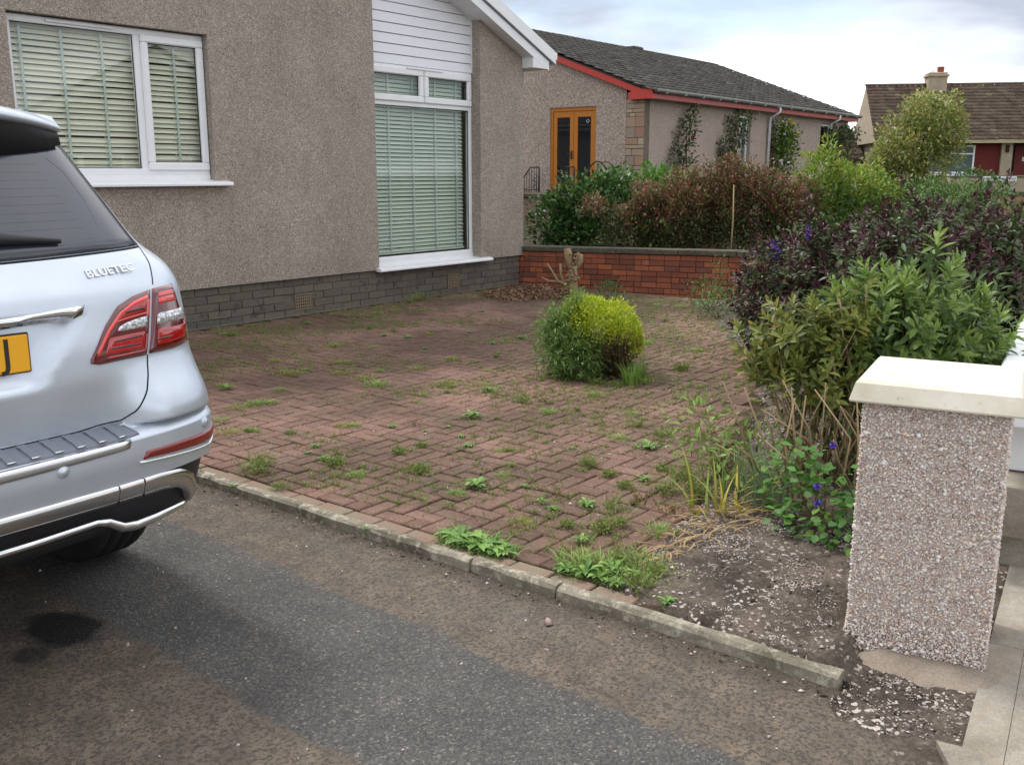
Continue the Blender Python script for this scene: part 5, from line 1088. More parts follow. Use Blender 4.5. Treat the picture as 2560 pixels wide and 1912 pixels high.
for i, (lb, E) in enumerate((("lower russet brown shrub behind the middle of the red wall", [(1.85, 14.75, .72, .48, .35, .52), (2.35, 14.6, .86, .45, .35, .58)]),
  ("tall russet topped shrub behind the red wall", [(2.75, 14.9, .92, .45, .4, .74), (3.2, 14.9, 1.05, .40, .4, .72)]),
  ("russet topped shrub next to the light green bush", [(3.75, 15.0, .98, .50, .4, .70), (4.2, 14.8, .9, .4, .4, .62)]))):
    c_ = np.mean([q[:2] for q in E], 0); e = plant("russet_shrub", (c_[0], c_[1], .44), lb, "shrub", "russet shrubs behind the red wall")
    E = E + [(q[0] + rnd.gauss(0, .3), q[1] + rnd.gauss(0, .15), q[2] + q[5] * rnd.uniform(.2, .8), rnd.uniform(.12, .26), .2, rnd.uniform(.15, .32)) for q in E for _ in range(4)]
    P, D = ell_pts(E, 9000, .35, .44); u_ = P[:, 2] + .25 * wob(P[:, 0], P[:, 1] + P[:, 2], 5, 61) > 1.0 + rng.normal(0, .16, len(P)); d = unit(D * .6 + rng.normal(0, .5, P.shape) + [0, 0, .6])
    leaves("russet_foliage", shift(P, e)[u_], d[u_], .062, .030, mC, e); leaves("foliage", shift(P, e)[~u_], d[~u_], .062, .030, mC2, e)
    gk = rng.choice(len(P), 1700, False); leaves("green_foliage", shift(P, e)[gk] + rng.normal(0, .03, (1700, 3)), d[gk], .07, .034, mD2_, e)
    sp, sdir = ell_pts(E, 130, .9, 1.0); a = shoots(sp + np.array([0, 0, .09]), unit(sdir * .4 + [0, 0, 1] + rng.normal(0, .25, sp.shape)), 12, .24, .055, .024, 20, 70); leaves("stray_shoots", a[0] - np.array(e.location), a[1], a[2], a[3], mC, e)
    tp, _ = ell_pts(E, 26, .8, .5); stems("stem", [(rnd.gauss(0, .3), rnd.gauss(-.15, .08), 0) for _ in range(8)], [tuple(q) for q in shift(tp, e)], MAT['twig'], e, .012, .003, .1)
B = MB(); B.tube([(0, 0, 0), (.01, 0, .5), (.0, 0, 1.0)], [.014, .012, .008], 6); o = B.build("bamboo_cane", MAT['twig_pale']); o.location = (3.22, 14.45, .44); tag(o, "pale bare cane standing in front of the russet shrubs", "cane")
mD = leafmat("lime_leaf", [(0, rgb(92, 120, 44)), (.4, rgb(124, 150, 58)), (.8, rgb(154, 172, 70)), (1, rgb(170, 150, 74))], None, .45, .3)
mD2 = leafmat("mid_leaf", [(0, rgb(54, 84, 38)), (.6, rgb(80, 114, 50)), (1, rgb(112, 140, 64))], None, .45, .25)
e = bush("lime_shrub", (5.0, 15.2, .44), "tall lime green bush to the right of the russet shrubs", "shrub", [(4.75, 15.2, 1.45, .42, .4, .55), (4.75, 15.1, 1.95, .14, .14, .22), (5.3, 15.5, 1.25, .55, .45, .50), (5.75, 15.6, 1.1, .4, .4, .45)], 4600, .09, .046, mD, None, .5, .6, 12, 'twig', .5)
P, D = ell_pts([(4.7, 15.0, 1.0, .55, .4, .6), (5.4, 15.2, .85, .7, .45, .5), (6.1, 15.6, .9, .5, .45, .5)], 3200, .4, .44); leaves("lower_foliage", shift(P, e), unit(D + rng.normal(0, .5, P.shape) + [0, 0, .4]), .08, .038, mD2, e)
e = bush("boundary_hedge", (8.4, 20, .42), "mid green clipped hedge beyond the lime bush", "hedge", [(x, 20 + .1 * math.sin(x * 3), .85, .55, .5, .66) for x in np.arange(6.9, 10.0, .55)], 5200, .075, .045, mD2, None, .6, .5, 8)
# climbing roses on the neighbour's wall
mR = leafmat("rose_leaf", [(0, rgb(66, 80, 52)), (.6, rgb(90, 106, 66)), (1, rgb(116, 124, 84))], None, .5, .2); mR2 = leafmat("rose_leaf_bright", [(0, rgb(64, 96, 36)), (.6, rgb(92, 128, 50)), (1, rgb(138, 156, 60))], None, .5, .25)
def rose(label, s, zs, n, mt, fl=None, flc=None, sp=.35):
    q = Vector((NO[0] + s * UX + .22 * UY, NO[1] + s * UY - .22 * UX, .44)); e = plant("climbing_rose", tuple(q), label, "climber", "climbing roses on the neighbour's wall")
    E = [(q.x + ds * UX, q.y + ds * UY, z_, r_, .12, r2) for ds, z_, r_, r2 in zs]; P, D = ell_pts(E, n, .2, .4)
    leaves("foliage", shift(P, e), unit(D + rng.normal(0, .6, P.shape)), .10, .07, mt, e)
    B = MB()
    for k in range(5):
        z_ = zs[k % len(zs)]; B.tube([(rnd.gauss(0, .1), 0, 0), (rnd.gauss(0, .12), 0, (z_[1] - .44) * .5), (z_[0] * UX + rnd.gauss(0, .1), z_[0] * UY * 1.0, z_[1] - .44 + z_[3] * .4)], [.018, .014, .006], 6)
    B.build("stem", MAT['twig_dark'], e)
    if fl:
        for ds, z_ in fl:
            p = np.tile(np.array([(ds * UX + .12 * UY, ds * UY - .12 * UX, z_ - .44)]), (12, 1)); leaves("bloom", p + rng.normal(0, .015, (12, 3)), unit(rng.normal(size=(12, 3)) + [UY, -UX, .3]), .075, .07, flc, e, None, -.3, -.2)
rose("sparse dark climbing rose on the harled wall nearest the quoin", 1.5, [(.0, 2.35, .35, .35), (.25, 2.75, .3, .3), (.45, 3.05, .18, .2), (.3, 1.75, .35, .35), (-.2, 2.0, .3, .3)], 520, mR, [(.25, 2.45)], plain("red_bloom", rgb(150, 40, 40), .6))
rose("bare stemmed climbing rose left of the neighbour's narrow window", 3.9, [(0, 2.2, .3, .5), (.4, 2.9, .5, .22), (.7, 2.5, .3, .35), (.2, 1.7, .4, .5), (1.0, 3.1, .4, .18)], 900, mR)
rose("yellow flowering climbing rose right of the neighbour's narrow window", 7.0, [(.2, 2.7, .5, .5), (.3, 2.0, .55, .55), (.9, 2.5, .4, .5), (.2, 1.4, .5, .4)], 1900, mR2, [(.5, 3.1), (.75, 3.02), (1.3, 2.75), (.7, 2.3), (1.0, 1.9)], plain("yellow_bloom", rgb(224, 196, 70), .6))
rose("dark leafy climber at the far end of the neighbour's wall", 11.4, [(.0, 2.7, .6, .35), (.8, 2.8, .6, .3), (1.4, 2.9, .5, .25), (.5, 2.2, .6, .5)], 1800, mR)
# trees and bushes by the far house
mV = leafmat("viburnum_leaf", [(0, rgb(112, 132, 66)), (.4, rgb(146, 160, 84)), (.7, rgb(168, 170, 96)), (.9, rgb(186, 164, 104)), (1, rgb(214, 214, 190))], None, .5, .25)
e = bush("viburnum_tree", (15.5, 38.5, .42), "rounded olive green flowering small tree in front of the distant house", "tree", [(14.2, 38.5, 1.5, .8, .8, .7), (15.2, 38.5, 2.6, 1.25, 1.1, 1.15), (16.1, 38.5, 3.35, 1.1, 1.0, 1.2), (14.5, 38.5, 2.2, .85, .8, .8), (16.7, 38.4, 3.1, .6, .8, .9), (15.6, 38.4, 3.95, .8, .7, .7), (15.1, 38.3, 1.5, .9, .8, .7), (16.0, 38.4, 1.8, .9, .7, .7), (16.9, 38.4, 2.4, .45, .6, .6)], 10000, .17, .10, mV, None, .5, .4, 14, 'twig_dark', .5, .06)
B = MB(); B.tube([(0, 0, 0), (.05, 0, .8), (0, 0, 1.7)], [.14, .11, .08], 8); B.build("trunk", MAT['twig_dark'], e)
bush("sparse_tree", (13.35, 45, .42), "thin bare leaved tree peeping out left of the distant house", "tree", [(13.6, 45, 3.1, .7, .6, 1.3), (12.9, 45, 2.7, .5, .5, .7)], 420, .16, .08, mR, None, .2, .3, 16, 'twig_dark', .5, .04)
bush("round_bush", (19.2, 41.5, .42), "clipped rounded green bush below the distant house's window", "bush", [(19.2, 41.5, 1.35, .72, .6, .42), (19.5, 41.5, 1.1, .8, .6, .4)], 2000, .10, .06, mD2, None, .7, .5, 5)
bush("blue_bush", (21.7, 41, .42), "small blue grey bush by the distant red door", "bush", [(21.8, 41, 1.25, .75, .6, .32)], 1100, .10, .05, leafmat("glaucous_leaf", [(0, rgb(104, 124, 128)), (1, rgb(146, 164, 166))]), None, .6, .5, 5)
bush("street_hedge", (13, 27, .2), "low hedge by the distant street wall", "hedge", [(x, 26.5 + (x - 10.5) * .3, .85, .6, .5, .6) for x in np.arange(10.6, 13.2, .6)], 3000, .09, .05, mD2, None, .6, .5, 6)
# ================================================================= silver estate car, parked nose away from the street
def interp(t, P):
    if t <= P[0][0]: return P[0][1]
    for (a, b), (c, d) in zip(P, P[1:]):
        if t <= c: return b + (d - b) * (t - a) / (c - a)
    return P[-1][1]
def smoothP(P, h=.018):          # rounded version of a piecewise profile
    out = []; t = P[0][0]
    while t <= P[-1][0] + 1e-6: out.append((t, sum(interp(t + k * h / 3, P) * c for k, c in zip(range(-3, 4), (1, 3, 5, 6, 5, 3, 1))) / 24)); t += .006
    return out
def sst(a, b, t): t = min(1, max(0, (t - a) / (b - a))); return t * t * (3 - 2 * t)
YT = [(.78, .118), (.85, .105), (.95, .09), (1.05, .095), (1.16, .115), (1.205, .122), (1.225, .13), (1.25, .147), (1.335, .205), (1.73, .56), (1.80, .72), (1.87, 1.1), (1.90, 1.6), (1.93, 2.3)]
YB = [(.38, .09), (.48, .05), (.6, .015), (.68, 0), (.745, 0), (.762, .02), (.78, .118)]
WWD = [(.3, .93), (.45, .955), (.58, .975), (.72, .98), (.9, .968), (1.0, .965), (1.1, .965), (1.2, .96), (1.26, .95), (1.30, .93), (1.34, .88), (1.37, .86), (1.73, .765), (1.80, .72), (1.87, .60), (1.90, .46), (1.93, .25)]
YF = [(.3, 5.02), (.6, 5.14), (.9, 5.1), (1.05, 4.95), (1.14, 4.5), (1.2, 3.95), (1.3, 3.72), (1.73, 2.95), (1.80, 2.75), (1.87, 2.55), (1.93, 2.4)]
YT = smoothP(YT, .04); WWD = smoothP(WWD, .03)
def wid(z): return interp(z, WWD)
def rear(x, z):
    if z >= .78: y = interp(z, YT) - sst(.5, .72, abs(x)) * .112 * (1 - sst(.78, 1.0, z))
    else: y = interp(z, YB)
    if .93 < z < 1.2:
        hx = .30 + .15 * sst(.97, 1.17, z); y += .035 * (1 - sst(hx - .04, hx + .012, abs(x))) * sst(.945, .985, z) * (1 - sst(1.155, 1.168, z))
    return y
def surf(x, z):
    t = min(1, abs(x) / wid(z)); return rear(x, z) + .05 * t * t + .30 * (1 - max(0, 1 - t ** 3.8) ** (1 / 3.8))
def spnt(x, z, off=0.0):
    e = 1e-3; y = surf(x, z); w = wid(z); xx = min(abs(x), w * .985) * (1 if x >= 0 else -1)
    dx = (surf(xx + e, z) - surf(xx - e, z)) / (2 * e); dz = (surf(x, z + e) - surf(x, z - e)) / (2 * e); dx = max(-6, min(6, dx)); dz = max(-3, min(3, dz))
    n = Vector((dx, -1, dz)).normalized(); return Vector((x, y, z)) + n * off
CAR = empty("parked_car", (-1.559, 2.647, -.035), RZ, "silver estate car parked on the drive, seen from its rear right corner", "car")
CZ = .035                                          # body heights below are measured from the paving
m = Mat("silver_paint", (.58, .63, .70), .40, .62, .5, Coat_Weight=.5, Coat_Roughness=.05); p = m.obj()
m.col(m.mix(m.ramp(m.noise(p, 7, 5, .65), [(.5, 0.0), (.8, .22)]), (.58, .63, .70), (.47, .50, .54))); m.rgh(m.ramp(m.noise(p, 9, 5, .6), [(.35, .38), (.7, .48)])); MAT['silver'] = m.m
MAT['chrome'] = Mat("chrome", (.72, .72, .72), .09, 1.0).m; MAT['steel'] = Mat("brushed_skid", (.62, .61, .60), .16, 1.0).m
MAT['blackp'] = Mat("black_plastic", (.018, .019, .022), .5, 0, .4).m; MAT['rubber'] = Mat("tyre_rubber", (.018, .018, .018), .85, 0, .25).m
m = Mat("tinted_glass", (.018, .022, .032), .12, 0, .7); p = m.obj(); m.rgh(m.ramp(m.noise(p, 5, 5, .6), [(.3, .10), (.7, .24)])); m.col(m.mix(m.ramp(m.noise(p, 4, 4), [(.3, 0.0), (.8, .25)]), (.026, .031, .045), (.07, .072, .085))); MAT['tint'] = m.m
def ring(z):
    w, yf = wid(z), interp(z, YF); pts = []
    for k in range(49):
        f = k / 48 * math.pi / 2; x = w * math.sin(f) ** (.75 if k else 1); pts.append((x, surf(x, z)))
    y0 = pts[-1][1]; y1 = max(y0 + .05, yf - .5 * min(1, w))
    for k in range(1, 14): pts.append((w, y0 + (y1 - y0) * k / 14))
    for k in range(0, 13):
        f = k / 12 * math.pi / 2; pts.append((w * math.cos(f) ** .6, y1 + (yf - y1) * math.sin(f)))
    return pts + [(-x, y) for x, y in pts[-2:0:-1]]
def skin(zs, inset=0.0):
    V = []; F = []; n = None
    for z in zs:
        r = ring(z); n = len(r); V += [(x * (1 - inset), y + inset * (1 if y < 2.5 else -1), z + CZ) for x, y in r]
    for i in range(len(zs) - 1):
        for k in range(n): F.append((i * n + k, i * n + (k + 1) % n, (i + 1) * n + (k + 1) % n, (i + 1) * n + k))
    return V, F, n
zs = list(np.arange(.60, .745, .02)) + [.745, .752, .757, .762, .768, .774, .78, .79] + list(np.arange(.81, 1.36, .011)) + list(np.arange(1.37, 1.80, .03)) + [1.80, 1.83, 1.86, 1.88, 1.90, 1.915, 1.93]
V, F, n = skin(zs); B = MB(); B.add(V, F + [tuple(range(len(V) - n, len(V)))], True); body = B.build("body", MAT['silver'], CAR)
V, F, n = skin([.425, .45, .48, .54, .598], .02); B = MB(); B.add(V, F + [tuple(range(n))], True); B.build("lower_bumper", MAT['blackp'], CAR)
B = MB(); B.box(-.70, .70, .55, 4.9, .30, .44, .03); B.build("underbody", MAT['blackp'], CAR)
def resample(P, n, byx=False):
    P = np.array(P, float); d = np.abs(np.diff(P[:, 0])) + 1e-6 if byx else np.hypot(*np.diff(P, axis=0).T); c = np.concatenate([[0], np.cumsum(d)]); c /= c[-1]; t = np.linspace(0, 1, n)
    return np.stack([np.interp(t, c, P[:, 0]), np.interp(t, c, P[:, 1])], 1)
def ruled(name, mat, lo, hi, off=.004, n=24, m_=6, byx=False, par=CAR, mirror=False, th=.012):
    lo, hi = resample(lo, n, byx), resample(hi, n, byx); out = []
    for sg in ((1, -1) if mirror else (1,)):
        V = []; F = []
        for i in range(n):
            for j in range(m_):
                t = j / (m_ - 1); q = lo[i] * (1 - t) + hi[i] * t; edge = i in (0, n - 1) or j in (0, m_ - 1)
                V.append(spnt(q[0] * sg, q[1], off - (.35 * off if edge else 0)) + Vector((0, 0, CZ)))
        F = [(i * m_ + j, (i + 1) * m_ + j, (i + 1) * m_ + j + 1, i * m_ + j + 1) for i in range(n - 1) for j in range(m_ - 1)]
        bd = [(i, 0) for i in range(n)] + [(n - 1, j) for j in range(1, m_)] + [(i, m_ - 1) for i in range(n - 2, -1, -1)] + [(0, j) for j in range(m_ - 2, 0, -1)]
        b0 = len(V)
        for i, j in bd:
            t = j / (m_ - 1); q = lo[i] * (1 - t) + hi[i] * t; V.append(spnt(q[0] * sg, q[1], off - th) + Vector((0, 0, CZ)))
        k = len(bd); F += [(bd[a][0] * m_ + bd[a][1], bd[(a + 1) % k][0] * m_ + bd[(a + 1) % k][1], b0 + (a + 1) % k, b0 + a) for a in range(k)]
        B = MB(); B.add(V, F, True); out.append(B.build(name, mat, par))
    return out if mirror else out[0]
def ribbon(name, mat, pts, hw, off=.006, par=CAR, n=20, mirror=False):
    P = np.array(pts, float); d = np.gradient(P, axis=0); d = d / (np.linalg.norm(d, axis=1, keepdims=True) + 1e-9); nrm = np.stack([-d[:, 1], d[:, 0]], 1)
    return ruled(name, mat, P - nrm * hw, P + nrm * hw, off, n, 3, False, par, mirror, off + .002)
# glass
ruled("rear_window", MAT['tint'], [(0.000, 1.328), (0.266, 1.336), (0.465, 1.341), (0.623, 1.346), (0.812, 1.351)], [(0.000, 1.770), (0.301, 1.765), (0.552, 1.745), (0.706, 1.715), (0.735, 1.700)], .004, 30, 14, mirror=True)
for sg in (1, -1):
    for a, b, nm in ((.62, 1.45, "quarter_window"), (1.55, 2.55, "side_window"), (2.62, 3.45, "side_window")):
        V = []
        for i in range(7):
            y = a + (b - a) * i / 6
            for j in range(5):
                z = 1.37 + .33 * j / 4 if a > 1 else 1.37 + .30 * j / 4; V.append(((wid(z) + .003) * sg, y + (.12 * j / 4 if a < 1 else 0) - (.3 * j / 4 if b > 3 and i == 6 else 0), z + CZ))
        B = MB(); B.add(V, [(i * 5 + j, i * 5 + 5 + j, i * 5 + 6 + j, i * 5 + 1 + j) for i in range(6) for j in range(4)], True); B.build(nm, MAT['tint'], CAR)
V = [(x * wid(z) * .97, interp(z, YF) + .012 - .10 * x * x * .6, z + CZ + .008) for z in np.linspace(1.31, 1.76, 6) for x in np.linspace(-.93, .93, 9)]
B = MB(); B.add(V, [(i * 9 + j, i * 9 + j + 1, i * 9 + 10 + j, i * 9 + 9 + j) for i in range(5) for j in range(8)], True); B.build("windscreen", MAT['tint'], CAR)
# roof spoiler
V = []; F = []; nn = 25
for i in range(nn):
    t = -1 + 2 * i / (nn - 1); x = .72 * t; yr = .40 + .24 * abs(t) ** 2.6; zt = 1.82 - .055 * abs(t) ** 2.2; zb = zt - .028 + .012 * t * t
    V += [(x, .95, zt + .07 + CZ), (x, .70, zt + .035 + CZ), (x, yr + .03, zt + .012 + CZ), (x, yr, zt + CZ - .008), (x, yr + .004, zb + CZ), (x, yr + .03, zb - .006 + CZ)]
for i in range(nn - 1): F += [(i * 6 + k, i * 6 + k + 1, i * 6 + 7 + k, i * 6 + 6 + k) for k in range(5)]
B = MB(); B.add(V, F, True); B.build("spoiler", MAT['silver'], CAR)
V = []; F = []
for i in range(nn):
    t = -1 + 2 * i / (nn - 1); x = .72 * t; yr = .40 + .24 * abs(t) ** 2.6; zt = 1.82 - .055 * abs(t) ** 2.2; zb = zt - .034 + .012 * t * t; zg = 1.645 + .055 * abs(t) ** 2.5
    V += [(x, yr + .028, zb + .003 + CZ), (x * .985, surf(abs(x) * .95, zg) - .012, zg + CZ), (x * .985, .9, zg + .1 + CZ)]
for i in range(nn - 1): F += [(i * 3 + k, i * 3 + k + 1, i * 3 + 4 + k, i * 3 + 3 + k) for k in range(2)]
B = MB(); B.add(V, F, True); B.build("spoiler_underside", MAT['blackp'], CAR)
for sg in (1, -1):
    B = MB(); B.tube([(sg * .62, .98, 1.88 + CZ), (sg * .63, 1.1, 1.95 + CZ), (sg * .60, 1.6, 1.985 + CZ), (sg * .58, 2.6, 1.985 + CZ), (sg * .6, 2.9, 1.93 + CZ)], [.012, .02, .02, .02, .012], 8); B.build("roof_rail", MAT['chrome'], CAR)
# heater frame line and wires on the glass
ribbon("heater_frame", plain("heater_line", rgb(96, 96, 104), .6), [(0.602, 1.655), (0.651, 1.600), (0.671, 1.500), (0.663, 1.410), (0.634, 1.388), (0.481, 1.378)], .0014, .0052, n=40)
for k in range(9):
    z = 1.42 + k * .026; ribbon("heater_wire", MAT['blackp'], [(-.64 + .2 * (k / 9) * .3, z), (.0, z - .004), (.64 - .2 * (k / 9) * .3, z)], .0008, .0046, n=30)
# wiper
B = MB(); B.tube([(-.02, surf(0, 1.40) - .03, 1.395 + CZ), (.25, surf(.25, 1.40) - .03, 1.405 + CZ), (.48, surf(.48, 1.386) - .022, 1.386 + CZ)], [.026, .02, .008], 8); B.build("wiper", MAT['blackp'], CAR)
# tail lamps
LR = plain("lamp_dark_red", rgb(96, 14, 20), .12, spec=.6, Coat_Weight=1.0); LB = plain("lamp_red", rgb(168, 22, 24), .15, spec=.6, Coat_Weight=1.0); LG = plain("lamp_guide", rgb(232, 62, 54), .2, spec=.6, Coat_Weight=1.0); LK = plain("lamp_black", rgb(38, 10, 14), .15, spec=.6, Coat_Weight=1.0)
m = Mat("lamp_clear", rough=.12, spec=.6, Coat_Weight=1.0); p = m.obj(); m.col(m.ramp(m.vor(p, 90, 0), [(.1, rgb(244, 244, 246)), (.5, rgb(196, 196, 200)), (.8, rgb(120, 120, 124))])); m.set(m.b, "Metallic", .4); LW = m.m
for sg in (1,):
    lo = [(0.697, 0.999), (0.814, 0.998), (0.909, 1.008)]; hi = [(0.759, 1.211), (0.809, 1.214), (0.862, 1.216)]
    to = ruled("tail_lamp", LR, lo, hi, .008, 16, 14, False, CAR, True)
    ti = ruled("tailgate_lamp", LR, [(0.469, 1.002), (0.495, 0.994), (0.577, 0.996), (0.682, 0.997)], [(0.470, 1.015), (0.539, 1.112), (0.598, 1.170), (0.665, 1.196), (0.744, 1.210)], .008, 24, 10, True, CAR, True)
    for L_o, L_i, s_ in ((to[0], ti[0], 1), (to[1], ti[1], -1)):
        mm = lambda P: [(x * s_, z) for x, z in (P if s_ > 0 else P)]
        def rb(nm, mt, P, hw, par, off=.0105): ribbon(nm, mt, mm(P) if s_ > 0 else mm(P), hw, off, par)
        def rl(nm, mt, a, b, par, off=.010): ruled(nm, mt, mm(a), mm(b), off, 12, 5, False, par, False, .004)
        rl("lamp_field", LB, [(0.507, 1.011), (0.583, 1.011), (0.680, 1.010)], [(0.537, 1.084), (0.603, 1.087), (0.696, 1.088)], L_i, .0092); rl("lamp_field", LB, [(0.568, 1.119), (0.634, 1.127), (0.705, 1.137)], [(0.603, 1.149), (0.664, 1.174), (0.728, 1.187)], L_i, .0092)
        rb("light_guide", LG, [(0.488, 1.020), (0.544, 1.093), (0.602, 1.146), (0.660, 1.171), (0.728, 1.185)], .0085, L_i); rb("light_guide", LG, [(0.725, 1.179), (0.709, 1.127)], .007, L_i); rb("light_guide", LG, [(0.571, 1.120), (0.633, 1.129), (0.709, 1.136)], .0035, L_i)
        rb("light_guide", LB, [(0.522, 1.011), (0.604, 1.012), (0.678, 1.014), (0.694, 1.068)], .004, L_i, .0112)
        rl("reverse_lamp", LW, [(0.575, 1.091), (0.609, 1.087), (0.657, 1.088), (0.702, 1.089)], [(0.587, 1.105), (0.614, 1.115), (0.675, 1.125), (0.712, 1.127)], L_i, .011)
        rb("lamp_stripe", LK, [(0.615, 1.147), (0.703, 1.153)], .010, L_i, .0108); rb("lamp_stripe", LK, [(0.555, 1.060), (0.677, 1.064)], .006, L_i, .0108); rb("lamp_stripe", LK, [(0.542, 1.039), (0.667, 1.038)], .006, L_i, .0108)
        rl("lamp_field", LB, [(0.719, 1.013), (0.813, 1.013), (0.892, 1.020)], [(0.735, 1.086), (0.812, 1.085), (0.912, 1.082)], L_o, .0092); rl("lamp_field", LG, [(0.760, 1.148), (0.811, 1.148), (0.873, 1.149)], [(0.772, 1.203), (0.809, 1.206), (0.852, 1.206)], L_o, .0092)
        rl("indicator_lamp", LW, [(0.739, 1.091), (0.828, 1.089), (0.919, 1.086)], [(0.752, 1.130), (0.818, 1.130), (0.894, 1.131)], L_o, .011)
        rb("lamp_stripe", LR, [(0.771, 1.181), (0.810, 1.183), (0.857, 1.183)], .006, L_o, .0108); rb("lamp_stripe", LR, [(0.766, 1.162), (0.811, 1.163), (0.865, 1.162)], .0045, L_o, .0108); rb("lamp_stripe", LK, [(0.730, 1.042), (0.813, 1.042)], .006, L_o, .0108)
# number plate: only its right end shows
PLZ = 1.066 + CZ
B = MB(); B.box(-.285, .285, .118, .128, PLZ - .062, PLZ + .062, .004); pl_ = B.build("number_plate", plain("plate_edge", (.02, .018, .015), .5), CAR)
B = MB(); B.box(-.279, .279, .1145, .119, PLZ - .057, PLZ + .057, .003); B.build("plate_face", plain("plate_yellow", rgb(236, 172, 44), .35), pl_)
inst("plate_letter", text_mesh("J", .118, .0008, plain("plate_black", (.03, .028, .025), .5), .9), pl_, (.212, .1136, PLZ + .002), (math.pi / 2, 0, 0))
# tailgate handle strip, badge, seams
ruled("handle_strip", MAT['chrome'], [(0.000, 1.136), (0.216, 1.139), (0.408, 1.146), (0.460, 1.158)], [(0.000, 1.170), (0.207, 1.173), (0.397, 1.184), (0.476, 1.188)], .016, 20, 5, mirror=True, th=.03)
bt = text_mesh("BLUETEC", .040, .0022, MAT['chrome'], 1.18)
pc = spnt(.615, 1.281, .004); inst("badge", bt, CAR, (pc.x, pc.y - .0, pc.z + CZ), (math.radians(90 - 36), math.radians(-3.0), math.radians(10)))
MAT['seam'] = plain("panel_gap", (.012, .013, .015), .8)
ribbon("panel_gap", MAT['seam'], [(0.812, 1.351), (0.800, 1.289), (0.769, 1.224)], .0022, .0012, mirror=True)
ribbon("panel_gap", MAT['seam'], [(0.690, 0.996), (0.673, 0.938), (0.649, 0.883), (0.608, 0.824), (0.560, 0.794), (0.418, 0.784), (0.140, 0.783), (0.000, 0.783)], .0024, .0014, n=50, mirror=True)
ribbon("trim_line", MAT['seam'], [(0.000, 1.331), (0.266, 1.331), (0.465, 1.336), (0.623, 1.341), (0.806, 1.346)], .003, .0015, n=40, mirror=True)
# bumper: loading step with ribs, bright strip, reflectors, sensors
m = Mat("step_plastic", rgb(120, 124, 134), .6, 0, .35); p = m.obj(); m.bump(m.noise(p, 160, 3), .4, .003); ST = m.m
ruled("loading_step", ST, [(0.000, 0.752), (0.290, 0.752), (0.515, 0.752), (0.578, 0.756)], [(0.000, 0.781), (0.301, 0.782), (0.472, 0.783), (0.563, 0.791)], .003, 30, 6, mirror=True)
for k in range(-7, 8):
    x = k * .073; B = MB(); V = [spnt(x + dx, z, .009) + Vector((0, 0, CZ)) for z in (.758, .765, .772, .778) for dx in (-.014, .014)]; V += [v + Vector((0, .006, -.006)) for v in V]
    B.add(V, [(2 * i, 2 * i + 1, 2 * i + 3, 2 * i + 2) for i in range(3)] + [(8, 9, 1, 0), (0, 2, 10, 8), (2, 4, 12, 10), (1, 9, 11, 3)], False); B.build("step_rib", ST, CAR)
    a, b = spnt(x - .014, .757, .010), spnt(x + .014, .757, .010); B = MB(); B.tube([tuple(a + Vector((0, 0, CZ))), tuple(b + Vector((0, 0, CZ)))], .003, 5); B.build("step_rib_edge", MAT['chrome'], CAR)
ruled("bumper_strip", Mat("satin_strip", (.70, .71, .73), .28, 1.0).m, [(0.000, 0.710), (0.284, 0.716), (0.492, 0.720), (0.527, 0.723)], [(0.000, 0.746), (0.291, 0.749), (0.515, 0.750), (0.536, 0.749)], .007, 24, 5, mirror=True)
RR = plain("reflector_red", rgb(122, 26, 26), .25, spec=.5, Coat_Weight=.7)
ruled("reflector", RR, [(0.576, 0.672), (0.647, 0.666), (0.777, 0.656), (0.914, 0.645), (0.965, 0.672)], [(0.592, 0.698), (0.649, 0.697), (0.777, 0.697), (0.908, 0.692), (0.965, 0.712)], .006, 24, 4, mirror=True)
ribbon("reflector_trim", Mat("pale_trim", (.8, .82, .84), .2, .8).m, [(0.565, 0.663), (0.648, 0.656), (0.778, 0.646), (0.915, 0.635), (0.968, 0.662)], .0045, .007, mirror=True)
for x, z in ((.293, .702), (.875, .728), (-.293, .702), (-.875, .728)):
    c = spnt(x, z, .003) + Vector((0, 0, CZ)); nrm = (spnt(x, z, .02) - spnt(x, z, 0)).normalized(); B = MB(); B.lathe([(.0, .006), (.012, .0055), (.0135, .002), (.018, .003), (.020, 0), (.02, -.004)], (0, 0, 0), 18); o = B.build("parking_sensor", MAT['silver'], CAR); o.location = c; o.rotation_euler = nrm.to_track_quat('Z', 'Y').to_euler()
# skid trim, lower bar
ruled("skid_trim", MAT['steel'], [(0.000, 0.543), (0.351, 0.544), (0.658, 0.538), (0.733, 0.526), (0.784, 0.489), (0.813, 0.438)], [(0.000, 0.602), (0.347, 0.604), (0.649, 0.602), (0.742, 0.592), (0.805, 0.559), (0.858, 0.479)], .012, 40, 5, mirror=True, th=.04)
for sg in (1, -1):
    B = MB(); B.tube([(sg * x, surf(x, .55) - .005 + .0, z + CZ) for x, z in ((0.0, .492), (.2, .494), (.40, .499), (.44, .49), (.49, .458), (.54, .449), (.62, .451), (.74, .458), (.77, .462))], [.012, .012, .012, .015, .018, .018, .016, .012, .005], 10); B.build("exhaust_bar", MAT['chrome'], CAR)
ribbon("panel_gap", MAT['seam'], [(0.482, 0.541), (0.482, 0.604)], .0015, .0135, mirror=True); ribbon("panel_gap", MAT['seam'], [(0.579, 0.540), (0.579, 0.604)], .0012, .0135, mirror=True)
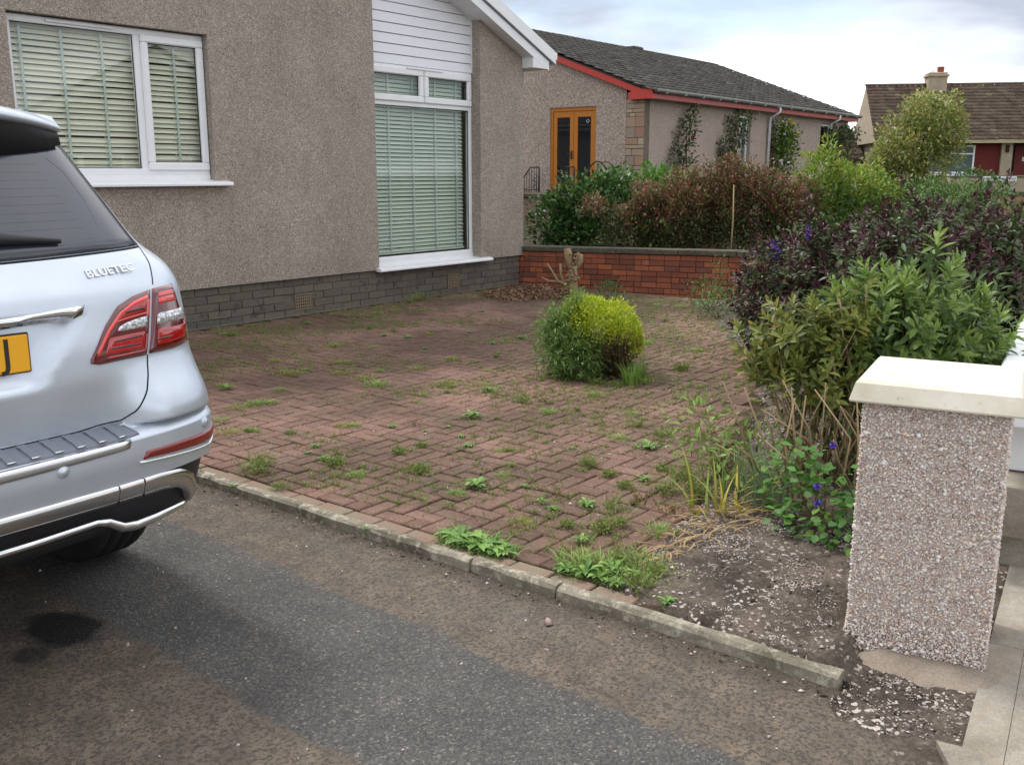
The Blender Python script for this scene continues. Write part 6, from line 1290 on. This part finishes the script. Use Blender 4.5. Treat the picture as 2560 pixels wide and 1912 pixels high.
# wheels
for sx in (1, -1):
    for wy in (1.12, 4.15):
        we = sx * .905; B = MB(); prof = [(.25, -.12), (.36, -.128), (.393, -.118), (.403, -.095), (.405, -.062), (.396, -.060), (.396, -.052), (.405, -.050), (.405, -.006), (.396, -.005), (.396, .005), (.405, .006), (.405, .05), (.396, .052), (.396, .06), (.405, .062), (.403, .095), (.393, .118), (.36, .128), (.25, .12)]
        B.lathe(prof, (we, wy, .403), 40, 'x'); tw = B.build("wheel", MAT['rubber'], CAR)
        B = MB(); B.lathe([(.25, .105 * sx), (.24, .09 * sx), (.06, .10 * sx), (.0, .10 * sx)], (we, wy, .403), 30, 'x')
        for k in range(5): a = k * 1.2566; B.tube([(we + .11 * sx, wy, .403), (we + .115 * sx, wy + .24 * math.cos(a), .403 + .24 * math.sin(a))], [.04, .028], 6)
        B.build("rim", MAT['silver'], tw)
        B = MB(); B.lathe([(.46, -.14), (.46, .155), (.445, .157), (.2, .07)], (sx * .885 - (.155 if sx < 0 else 0) * 0, wy, .42), 36, 'x') if False else B.tube([(sx * (wid(.6) + .004), wy + .47 * math.cos(t), .45 + .47 * math.sin(t)) for t in np.linspace(0, math.pi, 16)], .022, 6); B.build("wheel_arch", MAT['blackp'], CAR)
for sg in (1, -1):
    B = MB(); B.add([(sg * x, y, z + CZ) for x, y, z in ((.88, 3.35, 1.33), (1.12, 3.3, 1.33), (1.14, 3.22, 1.42), (1.12, 3.22, 1.47), (.9, 3.3, 1.46), (1.1, 3.42, 1.36), (1.1, 3.40, 1.45))], [(0, 1, 2, 3, 4), (1, 5, 6, 3, 2), (0, 5, 1), (4, 3, 6)]); B.build("door_mirror", MAT['silver'], CAR)
    V, F = [], []
ruled("front_grille", MAT['blackp'], [(0, .62), (.4, .62)], [(0, .64), (.4, .64)], -.03, 6, 3) if False else None
B = MB(); B.box(-.45, .45, 5.03, 5.15, .62 + CZ, .92 + CZ, .02); B.build("front_grille", MAT['blackp'], CAR)
for sg in (1, -1): B = MB(); B.box(min(sg * .55, sg * .9), max(sg * .55, sg * .9), 4.86, 5.05, .84 + CZ, 1.0 + CZ, .04); B.build("headlamp", LW, CAR)
